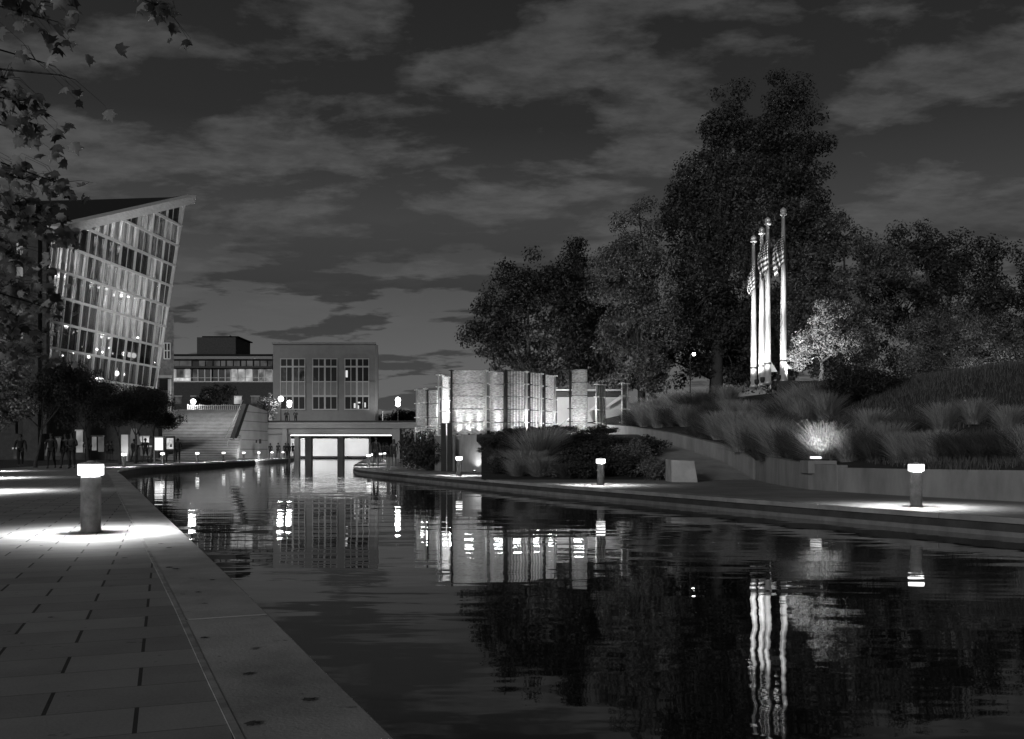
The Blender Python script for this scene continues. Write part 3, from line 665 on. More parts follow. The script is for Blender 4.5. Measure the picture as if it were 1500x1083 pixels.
# ------------------------------------------------------------------ memorial
TZ = 2.03
plin = thing('memorial_plinth', 'angular concrete plinth carrying the glass memorial walls', 'plinth', G(690, 45, RZ))
pp = [G(637,47.2), G(668,46.0), G(705,44.6), G(800,46.6), G(925,46), G(925,60), G(630,60)]
MB().prism([(p.x, p.y, RZ-.1) for p in pp], (0, 0, TZ-RZ+.1)).build('plinth_wall', M['cast_wall'], plin, bevel=.01)
# low dark pylons by the plinth
for (xa, xb, ya, yb, d, lab) in ((646,653,620,690,45.6,'left of two dark square pylons at the plinth corner'),(655,662,619.5,690,45.2,'right of two dark square pylons at the plinth corner')):
    z1 = P(0, ya, d).z; o = MB().box(G(xa,d).x, G(xb,d).x, d, d+.25, RZ-.05, z1).build('pylon', M['dark'], bevel=.01); tag(o, lab, 'pylon', 'pylons at the plinth')
def memglass(name, lines):
    m = bpy.data.materials.new(name); m.use_nodes = True; t = m.node_tree; b = t.nodes['Principled BSDF']
    b.inputs['Roughness'].default_value = .35; b.inputs['Specular IOR Level'].default_value = .6
    tcn = t.nodes.new('ShaderNodeTexCoord')
    mp = t.nodes.new('ShaderNodeMapping'); mp.inputs['Scale'].default_value = (7, 7, 26); t.links.new(tcn.outputs['Object'], mp.inputs[0])
    n = t.nodes.new('ShaderNodeTexNoise'); n.inputs['Scale'].default_value = 1.0; n.inputs['Detail'].default_value = 4; t.links.new(mp.outputs[0], n.inputs[0])
    mr = t.nodes.new('ShaderNodeMapRange'); mr.inputs[1].default_value = .35; mr.inputs[2].default_value = .65; mr.inputs[3].default_value = .32; mr.inputs[4].default_value = .75
    t.links.new(n.outputs[0], mr.inputs[0]); out = mr.outputs[0]
    if lines:
        sp = t.nodes.new('ShaderNodeSeparateXYZ'); t.links.new(tcn.outputs['Object'], sp.inputs[0])
        w = t.nodes.new('ShaderNodeMath'); w.operation = 'SINE'; mu = t.nodes.new('ShaderNodeMath'); mu.operation = 'MULTIPLY'; mu.inputs[1].default_value = 44
        t.links.new(sp.outputs[0], mu.inputs[0]); t.links.new(mu.outputs[0], w.inputs[0])
        mr2 = t.nodes.new('ShaderNodeMapRange'); mr2.inputs[1].default_value = -.2; mr2.inputs[2].default_value = .5; mr2.inputs[3].default_value = .45; mr2.inputs[4].default_value = 1
        t.links.new(w.outputs[0], mr2.inputs[0]); m3 = t.nodes.new('ShaderNodeMath'); m3.operation = 'MULTIPLY'
        t.links.new(out, m3.inputs[0]); t.links.new(mr2.outputs[0], m3.inputs[1]); out = m3.outputs[0]
    t.links.new(out, b.inputs['Base Color'])
    bp = t.nodes.new('ShaderNodeBump'); bp.inputs['Distance'].default_value = .03; t.links.new(n.outputs[0], bp.inputs['Height']); t.links.new(bp.outputs[0], b.inputs['Normal'])
    tr = t.nodes.new('ShaderNodeBsdfTranslucent'); t.links.new(out, tr.inputs[0]); mx = t.nodes.new('ShaderNodeMixShader'); mx.inputs[0].default_value = .35
    t.links.new(b.outputs[0], mx.inputs[1]); t.links.new(tr.outputs[0], mx.inputs[2]); t.links.new(mx.outputs[0], t.nodes['Material Output'].inputs[0])
    return m
M['mglass'] = memglass('engraved_glass', False); M['mglass_l'] = memglass('lined_glass', True)
GW = 'curved glass walls of the memorial'
def uplight(q, nrm, zb, ztop, w=58):
    t = thing('uplight', 'x', 'lamp', q, 'uplights at the foot of the glass walls')
    MB().lathe([(.05,0),(.055,.02),(.055,.07),(.05,.075)], 14, q).build('housing', M['dark'], t)
    MB().lathe([(.042,.077),(.042,.083)], 14, q).build('lens', M['dimlens'], t)
    spot((q.x, q.y, zb+.09), Vector((q.x, q.y, zb+2.2))-nrm*.42, w, 110, 1.0, .02)
    spot(Vector((q.x, q.y, zb+.09))+nrm*.1, Vector((q.x, q.y, zb+1.9))-nrm*.2, w*7.5, 42, 1.0, .03); return t
def gwall(label, px0, px1, ytop, d0, d1, bulge, zb, posts, rows=5, m='mglass', nl=1, short=''):
    a = G(px0, d0); b = G(px1, d1); dm = (d0+d1)/2; z1 = P(0, ytop, d0).z; z1b = P(0, ytop, d0).z
    t = thing('glass_wall', label, 'glass wall', (a.x*.5+b.x*.5, dm, zb), GW)
    k = 14; nrm = Vector((b.y-a.y, -(b.x-a.x), 0)).normalized()
    if nrm.y > 0: nrm = -nrm
    pl = [a.lerp(b, i/k)+nrm*bulge*(1-(2*i/k-1)**2) for i in range(k+1)]
    hh = (z1-zb)/rows; g_ = .018
    for r in range(rows):
        za, zc = zb+r*hh+g_, zb+(r+1)*hh-g_
        back = [p-nrm*.04 for p in pl]; n = k+1
        vs = [(p.x, p.y, za) for p in pl]+[(p.x, p.y, zc) for p in pl]+[(p.x, p.y, za) for p in back]+[(p.x, p.y, zc) for p in back]
        fs = []
        for i in range(k): fs += [(i, i+1, n+i+1, n+i), (2*n+i+1, 2*n+i, 3*n+i, 3*n+i+1), (n+i, n+i+1, 3*n+i+1, 3*n+i), (i, 2*n+i, 2*n+i+1, i+1)]
        fs += [(0, n, 3*n, 2*n), (k, 2*n+k, 3*n+k, n+k)]
        MB().add(vs, fs).build('glass_panel', M[m], t)
    for (ppx, dark, dd) in posts:
        u = (ppx-px0)/(px1-px0); q = G(ppx, d0+(d1-d0)*max(-.3, min(1.3, u))-bulge*.2+dd)
        pm = M['dark'] if dark else M['steel']
        po = MB().tube([(q.x, q.y-.06, zb-.05), (q.x, q.y-.06, z1+.03)], .045, 10).build('post', pm, t, True)
        cl = MB()
        for r in range(rows+1):
            z = min(zb+r*hh, z1-.02); cl.box(q.x-.13, q.x+.13, q.y-.14, q.y+.03, z-.02, z+.02)
        cl.build('clamp', pm, po)
    for j in range(nl):
        u = (j+.5)/nl; q = a.lerp(b, u)+nrm*(bulge*(1-(2*u-1)**2)+.17); q.z = zb
        ul = uplight(q, nrm, zb, z1, 20 if 'slab' in short else 42); which = {1: 'small', 2: ['left', 'right'][j % 2], 3: ['left', 'middle', 'right'][j % 3]}[nl]
        ul['label'] = f'{which} uplight at the foot of the {short}'
    return t
gwall('leftmost low glass wall beside the shrubs, seen above the rail', 611, 624, 571, 51, 50, .05, 1.55, [(610.5,False,0),(623.5,False,0)], 4, nl=1, short='leftmost low glass wall')
gwall('second glass wall from the left with the shorter top', 627, 640, 572, 50, 49.5, .1, 1.55, [(627,True,0)], 4, nl=1, short='second low glass wall')
gwall('narrow glass wall behind the twin steel posts', 648, 657, 550, 47.5, 49, .1, TZ, [(642.3,False,0),(647.2,False,0),(657.2,False,-.3)], nl=1, short='narrow glass wall with twin posts')
gwall('widest bulging glass wall with three bright beams on its face', 662.5, 713, 543, 45.8, 45.8, .38, TZ, [(661.5,True,0),(711.5,False,.1)], nl=3, short='widest glass wall')
gwall('glass wall with one bright beam between the widest wall and the black post', 718, 737, 544.5, 46.2, 46.4, .2, TZ, [(720,False,.1),(739.5,True,-.2)], nl=1, short='glass wall left of the black post')
gwall('glass wall with a vertical line pattern right of the black post', 744, 770, 543, 46.2, 47, .25, TZ, [(742,True,0),(771.5,False,-.2)], m='mglass_l', nl=2, short='glass wall right of the black post')
gwall('glass wall between two pale posts right of the line patterned one', 776, 793, 545.5, 47.2, 48.4, .2, TZ, [(776,True,-.1),(793,False,-.3)], m='mglass_l', nl=2, short='glass wall between two pale posts')
gwall('rightmost panel of the joined glass walls, ending at a pale post', 799, 812, 548.5, 48.6, 49.8, .15, TZ, [(798,True,-.1),(813,False,-.3)], nl=2, short='last joined glass panel')
gwall('separate glass slab standing right of the joined walls', 838, 860, 541.5, 45.3, 45.0, .12, TZ, [(835,True,0)], m='mglass', nl=3, short='separate glass slab')
gwall('pair of slender glass posts right of the separate slab', 874, 887, 563, 47.5, 48.5, .03, TZ, [(873.5,False,0),(878,False,0),(882,False,-.2)], 4, nl=1, short='slender paired glass posts')
gwall('last slender glass wall at the end of the pale sloping wall', 911, 920, 561, 47.6, 48.4, .03, TZ, [(911,False,0),(919,False,-.2)], 4, nl=1, short='last slender glass wall')
spot(G(695,44.35,RZ+.1), G(697,45.0,1.3), 75, 90, 1, .03)
gl = thing('ground_lamp', 'low ground lamp throwing light up the plinth corner', 'lamp', G(695,44.3,RZ)); MB().lathe([(.08,0),(.09,.05),(.07,.07)], 14, G(695,44.3,RZ)).build('housing', M['dark'], gl); MB().lathe([(.05,.072),(.05,.08)], 14, G(695,44.3,RZ)).build('lens', M['lens'], gl)
for px, d in ((620,51.5),(655,49.5),(687,47.6),(729,48),(757,48.6),(786,50),(808,51.4),(848,46.6)): point(G(px, d, TZ+1.3), 190, .25)
# pale shelter wall and rail behind the memorial's right half
sh = thing('pale_pavilion', 'pale low pavilion wall with slanted white fins behind the right glass walls', 'pavilion', G(860, 53, 2))
def zq(py, d): return P(0, py, d).z
MB().box(G(816,54).x, G(912,54).x, 54, 54.4, 1.9, zq(582,54)).build('wall', M['stone'], sh)
MB().box(G(812,53.4).x, G(912,53.4).x, 53.3, 53.45, zq(572.5,53.4), zq(570.5,53.4)).build('rail', M['steel'], sh)
MB().box(G(812,54).x, G(912,54).x, 53.9, 54.5, zq(581.8,54), zq(574,54)).build('roof_edge', M['dark'], sh)
for (pts) in (((861,602),(880,588),(880,592),(861,606)), ((861,618),(869,618),(861,600)), ((884,598),(912,577),(912,583),(890,597))):
    MB().prism([P(x, y, 53.6) for x, y in pts], (0, .12, 0)).build('fin', M['steel'], sh)
point(G(850, 52, 2.6), 80, .2)
# hand rails
def rail(label, pts, r=.025, posts=()):
    o = MB().tube(pts, r, 8)
    for a, b in posts: o.tube([a, b], r, 8)
    o = o.build('handrail', M['steel'], None, True); tag(o, label, 'handrail', 'steel handrails'); return o
rail('steel handrail sloping up toward the separate glass slab', [P(803,640,44.5), P(820,624,45), P(835,612,46)], .03, ((P(822,623,45), P(822,640,45)), ))
rail('double steel rail before the two low left glass walls', [P(608,626,48), P(610,624.5,48), P(645,624.5,48)], .028, ((P(608,626,48), P(608,650,48)), (P(612,628,48), P(645,628,48)), (P(617,626,48), P(617,648,48))))
cb = thing('concrete_pier', 'dark concrete pier and post left of the low glass walls', 'pier', G(590, 53, RZ))
MB().box(G(602,52).x, G(620,52).x, 52, 52.6, RZ, zq(645,52)).build('pier', M['cast_wall'], cb, bevel=.01)
MB().box(G(592,54).x, G(600,54).x, 54, 54.5, RZ, zq(652,54)).build('low_pier', M['cast_wall'], cb, bevel=.01)

# ------------------------------------------------------------------ flagpoles and flags
def flag_mat():
    m = bpy.data.materials.new('striped_flag'); m.use_nodes = True; t = m.node_tree; b = t.nodes['Principled BSDF']; b.inputs['Roughness'].default_value = .9
    uv = t.nodes.new('ShaderNodeUVMap'); sp = t.nodes.new('ShaderNodeSeparateXYZ'); t.links.new(uv.outputs[0], sp.inputs[0])
    def ma(op, a, c):
        n = t.nodes.new('ShaderNodeMath'); n.operation = op
        for i, q in enumerate((a, c)):
            if isinstance(q, (int, float)): n.inputs[i].default_value = q
            elif q is not None: t.links.new(q, n.inputs[i])
        return n.outputs[0]
    u, v_ = sp.outputs[0], sp.outputs[1]
    st = ma('MODULO', ma('FLOOR', ma('MULTIPLY', v_, 13), None), 2)        # 0 = dark stripe
    canton = ma('MULTIPLY', ma('LESS_THAN', u, .4), ma('LESS_THAN', v_, 7/13))
    fu = ma('SUBTRACT', ma('FRACT', ma('MULTIPLY', u, 15), None), .5); fv = ma('SUBTRACT', ma('FRACT', ma('MULTIPLY', v_, 11), None), .5)
    star = ma('LESS_THAN', ma('ADD', ma('MULTIPLY', fu, fu), ma('MULTIPLY', fv, fv)), .07)
    stripe = ma('ADD', ma('MULTIPLY', st, .68), .07); can = ma('ADD', ma('MULTIPLY', star, .65), .04)
    mix = ma('ADD', ma('MULTIPLY', stripe, ma('SUBTRACT', 1, canton)), ma('MULTIPLY', can, canton))
    t.links.new(mix, b.inputs['Base Color'])
    tr = t.nodes.new('ShaderNodeBsdfTranslucent'); t.links.new(mix, tr.inputs[0]); mx = t.nodes.new('ShaderNodeMixShader'); mx.inputs[0].default_value = .3
    t.links.new(b.outputs[0], mx.inputs[1]); t.links.new(tr.outputs[0], mx.inputs[2]); t.links.new(mx.outputs[0], t.nodes['Material Output'].inputs[0])
    return m
FM = flag_mat()
def flag(label, px, ytop, ybot, d, sgn, w, seed):
    nu, nv = 60, 26; top = P(px, ytop, d); Ht = (ybot-ytop)/F*d; H = Ht*.62
    loc = top; V = []; UV = []
    for j in range(nv+1):
        for i in range(nu+1):
            u = i/nu; v_ = j/nv; g = math.sin(min(1, u*1.35)*math.pi*.5)
            x = sgn*(.05+w*g*(.55+.45*math.sin(math.pi*(.15+.8*v_))))+.05*math.sin(u*17+v_*2.2+seed)*u
            y = .11*math.sin(u*21+v_*3+seed*2)*min(1, u*4)-.02
            z = -v_*H*(1-.15*u)-u*Ht*.42*(.8+.25*math.sin(v_*3+seed))
            V.append((x, y, z)); UV.append((u, v_))
    Fs = [(j*(nu+1)+i, j*(nu+1)+i+1, (j+1)*(nu+1)+i+1, (j+1)*(nu+1)+i) for j in range(nv) for i in range(nu)]
    me = bpy.data.meshes.new('flag'); me.from_pydata(V, [], Fs); ul_ = me.uv_layers.new(name='UVMap')
    ul_.data.foreach_set('uv', [c for p in me.polygons for vi in p.vertices for c in UV[vi]])
    me.polygons.foreach_set('use_smooth', [True]*len(me.polygons)); me.materials.append(FM)
    o = bpy.data.objects.new('flag', me); C.objects.link(o); o.location = loc; tag(o, label, 'flag', 'limp striped flags on the poles')
poles = [(1104,565,352,41.4,'leftmost and lowest topped white flagpole'),(1116,563,340,40.6,'second white flagpole from the left'),(1124.5,560,326,39.3,'third white flagpole from the left'),(1147.5,557,312,38.2,'rightmost and tallest white flagpole, standing apart')]
for i, (px, yb, yt, d, lab) in enumerate(poles):
    b = P(px, yb, d); tz = P(px, yt, d).z; h = tz-b.z; t = thing('flagpole', lab, 'flagpole', b, 'white flagpoles on the hill')
    MB().lathe([(.17,-.1),(.17,0.02),(.145,.04),(.135,.8),(.128,1.6),(.10,h*.6),(.062,h-.12)], 20, b).build('shaft', M['pole'], t, True)
    MB().lathe([(.142,.72),(.145,.74),(.145,.78),(.142,.8)], 20, b).build('collar', M['dark'], t)
    MB().lathe([(.05,h-.12),(.13,h-.1),(.15,h-.05),(.09,h-.02),(.12,h),(.12,h+.13),(.07,h+.17),(.02,h+.22)], 20, b).build('finial', M['steel'], t, True)
    MB().tube([(b.x-.11, b.y-.1, b.z+1), (b.x-.09, b.y-.1, tz-.2)], .008, 5).build('halyard', M['steel'], t)
    spot((b.x-.5, b.y-1.1, b.z+.12), (b.x, b.y, b.z+1.9), 900, 84, .8, .05); spot((b.x-.62, b.y-1.3, b.z+.12), (b.x, b.y, b.z+5.2), 3000, 26, .8, .05)
    fl = thing('floodlight', ['leftmost','second','third','rightmost'][i]+' small floodlight at the flagpole feet', 'lamp', (b.x-.5, b.y-1.1, b.z-.08), 'floodlights at the flagpole feet')
    MB().lathe([(.06,-.1),(.1,.0),(.1,.1),(.08,.12)], 12, (b.x-.5, b.y-1.1, b.z)).build('housing', M['dark'], fl)
flag('leftmost limp striped flag, hanging lowest', 1107, 385, 448, 41.0, -1, .30, 1)
flag('second limp flag from the left, half behind the third', 1112, 352, 434, 40.2, 1, .26, 2.2)
flag('third limp flag from the left, overlapping the second pole', 1127, 350, 424, 38.9, -1, .42, 3.1)
flag('rightmost limp striped flag on the separate pole', 1150, 346, 410, 37.8, -1, .42, 4.4)
# pale tilted panels behind the poles
for pts, d, lab in ((((1129,529),(1139,545),(1127,545)), 43, 'pale tilted triangular panel between the third and last flagpole'), (((1150,531),(1163,541),(1151,541)), 42, 'pale tilted panel right of the last flagpole')):
    o = MB().prism([P(x, y, d) for x, y in pts], (0, .08, 0)); q = P(pts[2][0]+2, pts[2][1], d); o.tube([q+Vector((0,.04,0)), (q.x, q.y+.04, PL-.05)], .03, 6)
    o = o.build('sign_panel', M['steel']); tag(o, lab, 'panel', 'pale panels behind the flagpoles')
# plateau edge wall right of the poles
o = MB().box(G(1140,37).x, G(1232,37).x, 36.9, 37.2, 3.3, PL-.12).build('plateau_edge', M['curb_face'], bevel=.01); tag(o, 'thin concrete plateau edge right of the last flagpole', 'wall')
spot(G(1160, 37.6, PL+.1), G(1190, 40.6, 6.0), 1900, 80, .8, .1)
f2 = thing('tree_uplight', 'low lamp lighting the small tree right of the flagpoles', 'lamp', G(1160,37.5,PL)); MB().lathe([(.1,-.05),(.12,0),(.12,.08),(.09,.1)], 12, G(1160,37.5,PL)).build('housing', M['dark'], f2)
spot(G(1455, 43, PL+.1), G(1440, 46, 6.0), 500, 100, .8, .1)
f2 = thing('tree_uplight', 'low lamp lighting the grey tree at the far right', 'lamp', G(1455,43,PL)); MB().lathe([(.1,-.05),(.12,0),(.12,.08),(.09,.1)], 12, G(1455,43,PL)).build('housing', M['dark'], f2)
spot(G(880, 51, 2.3), G(925, 56, 9), 7000, 85, .9, .1)
# park lamp far behind the trees
pl_ = thing('park_lamp', 'lone bright lamp on a thin post seen through the park trees', 'lamp', G(1016, 52, PL-.3)); q = P(1016.5, 519, 52)
MB().tube([(q.x-.2, q.y, PL-.3), (q.x-.2, q.y, q.z)], .03, 8).build('post', M['dark'], pl_); MB().ball(q, .09).build('globe', M['lamp_white'], pl_)

# ------------------------------------------------------------------ people
def skin_obj(name, m, pts, edges, parent, root=0, sub=1):
    """pts: list of (x,y,z,r)"""
    me = bpy.data.meshes.new(name); me.from_pydata([p[:3] for p in pts], edges, []); me.materials.append(m)
    o = bpy.data.objects.new(name, me); C.objects.link(o); sk = o.modifiers.new('skin', 'SKIN'); sk.use_smooth_shade = True
    for i, p in enumerate(pts):
        sv = me.skin_vertices[0].data[i]; r = p[3]; sv.radius = r if isinstance(r, tuple) else (r, r); sv.use_root = (i == root)
    su = o.modifiers.new('sub', 'SUBSURF'); su.levels = sub; su.render_levels = sub
    bpy.context.view_layer.update(); dg = bpy.context.evaluated_depsgraph_get()
    nm = bpy.data.meshes.new_from_object(o.evaluated_get(dg)); o.modifiers.clear(); o.data = nm; nm.name = name
    o.parent = parent; return o
def person(pose='walk', h=1.75, top='cloth_dark', leg='cloth_dark', shorts=False, female=False, lean=0.):
    k = h/1.75; t = thing('person', 'x', 'person'); f = 1 if pose == 'walk' else .25
    sw = .17 if female else .195
    hipL, hipR = (-.09,0,.93), (.09,0,.93)
    kL, kR = (-.1,-.16*f,.5), (.1,.10*f,.5); aL, aR = (-.1,-.22*f,.09), (.1,.34*f,.12)
    tL, tR = (-.11,-.38*f-.12*(1-f),.03), (.11,.22*f-.1*(1-f),.04)
    ly = -lean
    ch = (0,ly*.6,1.32); nk = (0,ly*.8,1.49); hd = (0,ly*.9-.015,1.62)
    sL, sR = (-sw,ly*.7,1.42), (sw,ly*.7,1.42)
    eL, eR = (-sw-.07,.08*f+ly*.5,1.14), (sw+.07,-.06*f+ly*.5,1.14)
    if pose == 'akimbo': wL, wR = (-sw-.02,-.1,.98), (sw+.02,-.1,.98)
    elif pose == 'hold': wL, wR = (-.08,-.26,1.12), (.08,-.26,1.14)
    else: wL, wR = (-sw-.08,.04*f-.04,.88), (sw+.08,-.16*f-.02,.89)
    V = [(0,0,.98,(.14,.10)),(0,ly*.3,1.12,(.125,.09)),ch+((.15,.1),),nk+(.055,),(hd[0],hd[1],1.58,(.06,.07)),hd+((.072,.09),),(hd[0],hd[1],1.71,(.055,.065)),
         sL+(.055,),eL+(.042,),wL+(.028,),sR+(.055,),eR+(.042,),wR+(.028,),hipL+(.085,),kL+(.055,),aL+(.038,),tL+(.03,),hipR+(.085,),kR+(.055,),aR+(.038,),tR+(.03,)]
    E = [(0,1),(1,2),(2,3),(3,4),(4,5),(5,6),(2,7),(7,8),(8,9),(2,10),(10,11),(11,12),(0,13),(13,14),(14,15),(15,16),(0,17),(17,18),(18,19),(19,20)]
    for wi, w, e, sg in ((9,wL,eL,1),(12,wR,eR,-1)):          # palm, four fingers, thumb
        dv = (Vector(w)-Vector(e)).normalized(); pm = Vector(w)+dv*.055; pi = len(V); V.append(tuple(pm)+((.034,.02),)); E.append((wi, pi))
        for q in range(4):
            o_ = Vector((0, -.027+.018*q, 0)); a = pm+dv*.03+o_; b = a+dv*(.035+.006*(q in (1,2)))+Vector((sg*.012,0,0))
            V += [tuple(a)+(.009,), tuple(b)+(.0075,)]; E += [(pi, len(V)-2), (len(V)-2, len(V)-1)]
        V += [tuple(Vector(w)+dv*.03+Vector((sg*.01,-.04,0)))+(.01,), tuple(Vector(w)+dv*.065+Vector((sg*.02,-.052,0)))+(.008,)]; E += [(pi, len(V)-2), (len(V)-2, len(V)-1)]
    V.append((hd[0], hd[1]-.1, 1.61, .014)); E.append((5, len(V)-1))       # nose
    for sg in (-1, 1): V.append((hd[0]+sg*.082, hd[1]+.01, 1.62, .014)); E.append((5, len(V)-1))
    body = skin_obj('body', M['skin'], V, E, t)
    up = lambda p, r: p+(r,)
    mix = lambda a, b, s: tuple(a[i]+(b[i]-a[i])*s for i in range(3))
    e_ = .012
    skin_obj('shirt', M[top], [(0,0,.92,(.155,.12)),(0,ly*.3,1.12,(.14,.108)),ch+((.165,.118),),(0,ly*.75,1.45,(.08,.07)),sL+(.07,),mix(sL,eL,.6 if shorts else 1)+(.058,),sR+(.07,),mix(sR,eR,.6 if shorts else 1)+(.058,)]+([] if shorts else [mix(eL,wL,.9)+(.042,), mix(eR,wR,.9)+(.042,)]),
             [(0,1),(1,2),(2,3),(2,4),(4,5),(2,6),(6,7)]+([] if shorts else [(5,8),(7,9)]), t)
    lk = .85 if shorts else 1
    tv = [(0,0,.95,(.15,.115)),hipL+(.10,),mix(hipL,kL,lk)+(.085 if shorts else .07,),hipR+(.10,),mix(hipR,kR,lk)+(.085 if shorts else .07,)]; te = [(0,1),(1,2),(0,3),(3,4)]
    if not shorts: tv += [mix(kL,aL,.92)+(.055,), mix(kR,aR,.92)+(.055,)]; te += [(2,5),(4,6)]
    skin_obj('trousers' if not shorts else 'shorts', M[leg], tv, te, t)
    for a, b in ((aL, tL), (aR, tR)):
        skin_obj('shoe', M['cloth_dark'], [(a[0],a[1]+.05,a[2]-.05,.04),(a[0],a[1],a[2]-.04,.046),b+((.04,.034),)], [(0,1),(1,2)], t)
    hb_ = MB(); hb_.ball((hd[0], hd[1]+.022, 1.655), .108, sq=(.86,1,1.0))
    if female: hb_.ball((hd[0], hd[1]+.07, 1.55), .10, sq=(.95,.6,1.3))
    hb_.build('hair', M['hair'], t, True)
    ey = MB(); [ey.ball((hd[0]+s_*.032, hd[1]-.088, 1.635), .011) for s_ in (-1,1)]; ey.build('eyes', M['hair'], t, True)
    for c in t.children: c.scale = (k, k, k)
    return t
PPL = {}
def put(key, maker, px, d, z, rz, label, group=None):
    if key not in PPL: PPL[key] = maker(); o = PPL[key]
    else: o = copy_tree(PPL[key])
    o.location = G(px, d, z); o.rotation_euler = (0, 0, rz)
    for k_ in ('group',):
        if k_ in o: del o[k_]
    tag(o, label, 'person', group)
LG = 'walkers under the plaza trees'; FG = 'far walkers by the bridge'
put('a', lambda: person('walk', 1.78, 'cloth_dark', 'cloth_dark'), 75, 48, LZ, .2, 'lone walker in dark clothes under the plaza trees left of the pair', LG)
put('b', lambda: person('walk', 1.76, 'cloth_dark', 'cloth_mid'), 96, 48.5, LZ, -.1, 'left walker of the dark pair left of the nearest bollard lamp', LG)
put('c', lambda: person('hold', 1.78, 'cloth_mid', 'cloth_dark'), 105, 47.5, LZ, .1, 'right walker of the dark pair left of the nearest bollard lamp', LG)
put('a', None, 30, 52, LZ, .5, 'dim figure in the deep shade at the far left', LG)
put('c', None, 128, 66, LZ, .4, 'figure in dark clothes directly above the nearest bollard lamp', LG)
put('d', lambda: person('akimbo', 1.74, 'cloth_dark', 'cloth_mid', shorts=True), 157.5, 84, LZ, 3.0, 'left of two people in shorts standing left of the glowing pillar', LG)
put('d', None, 163, 85, LZ, 2.6, 'right of two people in shorts standing left of the glowing pillar', LG)
put('b', None, 196.5, 71, LZ, 2.9, 'grey blurred walker left of the man near the bright panels', LG)
put('e', lambda: person('walk', 1.8, 'cloth_dark', 'cloth_mid', shorts=True), 213, 70, LZ, 3.1, 'man in dark shirt and shorts left of the bright panels', LG)
put('c', None, 260.5, 69.5, LZ, 3.3, 'lone person in dark clothes right of the bright panels', LG)
put('e', None, 550.5, 57.6, RZ, 3.14, 'man in dark shirt and shorts, left walker of the couple on the right bank')
put('f', lambda: person('walk', 1.68, 'cloth_dark', 'cloth_dark', shorts=True, female=True), 577, 58.5, RZ, 3.2, 'long haired walker in dark clothes, right one of the couple')
for px, d, key, z, lab in ((396,113,'d',LZ,'person leaning at the wall left of the bridge pillar'),(407.5,112,'e',LZ,'person in a pale top beside the bridge pillar'),(418,112.5,'a',LZ,'walker at the bridge mouth, left of the pair'),(422.5,113,'b',LZ,'walker at the bridge mouth, right of the pair'),(429,118,'c',LZ,'farthest small walker just under the bridge')):
    put(key, None, px, d, z, .3*rnd.random()+2.9, lab, FG)
for px, key, lab in ((561.5,'c','left small far figure between the couple'),(565.5,'e','middle small far figure between the couple'),(568,'a','right small far figure behind the unlit bollard')):
    put(key, None, px, 104, RZ, 3.0, lab, FG)
for px, lab in ((419.5,'left person standing on the bridge deck by the twin lamps'),(433,'right person standing on the bridge deck by the twin lamps')):
    put('c', None, px, 119, zq(621.5,119), 0, lab, FG)

# ------------------------------------------------------------------ glass building, leaning facade
ref = P(101.5, 363.7, 89.3); hvec = Vector((.0986, 1, 0)); lvec = Vector((.107, 0, 1)); fn = hvec.cross(lvec).normalized()   # points toward the canal
def fac(px, py):
    dr = P(px, py, 1)-Vector((0,0,CZ)); o = Vector((0,0,CZ)); return o+dr*((ref-o).dot(fn)/dr.dot(fn))
def fuv(p): return (p.y, p.z)
def fpt(y, z, off=0.): return ref+hvec*(y-ref.y)+lvec*(z-ref.z)+fn*off
def clip(poly, conv):
    """Sutherland-Hodgman in facade (y,z)"""
    out = poly
    for i in range(len(conv)):
        a, b = conv[i], conv[(i+1) % len(conv)]; inp = out; out = []
        def ins(p): return (b[0]-a[0])*(p[1]-a[1])-(b[1]-a[1])*(p[0]-a[0]) >= -1e-9
        for j in range(len(inp)):
            p, q = inp[j], inp[(j+1) % len(inp)]
            if ins(p): out.append(p)
            if ins(p) != ins(q):
                d1 = (b[0]-a[0])*(p[1]-a[1])-(b[1]-a[1])*(p[0]-a[0]); d2 = (b[0]-a[0])*(q[1]-a[1])-(b[1]-a[1])*(q[0]-a[0]); t = d1/(d1-d2)
                out.append((p[0]+(q[0]-p[0])*t, p[1]+(q[1]-p[1])*t))
        if not out: return []
    return out
ZB = 6.8
tl, tr_, br_ = fuv(fac(73, 345)), fuv(fac(268.5, 298.5)), fuv(fac(225, 575))
s_ = (ZB-tr_[1])/(br_[1]-tr_[1]); brz = (tr_[0]+(br_[0]-tr_[0])*s_, ZB)
FP = [(tl[0], ZB), brz, tr_, tl]
gb = thing('glass_building', 'tall glass building with an outward leaning gridded facade and sloping roof', 'building', fpt(95, 0)*1.0)
gb.location = (fpt(95, ZB).x, 95, LZ)
row = [20.2+2.36*k for k in range(-6, 6)]; col = [89.3+3.0*k for k in range(-3, 12)]
def fquad(y0, y1, z0, z1): return clip([(y0,z0),(y1,z0),(y1,z1),(y0,z1)], FP)
def fprism(mb, q, off, th):
    if len(q) >= 3: mb.prism([fpt(a, b, off) for a, b in q], fn*th)
for i in range(len(col)-1):
    for j in range(len(row)-1):
        q = fquad(col[i]+.07, col[i+1]-.07, row[j]+.12, row[j+1]-.12)
        if len(q) < 3 or abs(sum(q[k][0]*q[(k+1) % len(q)][1]-q[(k+1) % len(q)][0]*q[k][1] for k in range(len(q)))) < .15: continue
        mb = MB(); fprism(mb, q, -.05, .02); w = mb.build('window', M[rnd.choice(['glass','glass','glass_mid','glass_mid','glass_low'])], gb)
        mb = MB(); fprism(mb, fquad(col[i]+1.47, col[i]+1.53, row[j]+.12, row[j+1]-.12), -.02, .06)
        if mb.v: mb.build('mullion', M['steel'], w)
mb = MB()
for y in col: fprism(mb, fquad(y-.065, y+.065, ZB, 40), -.02, .2)
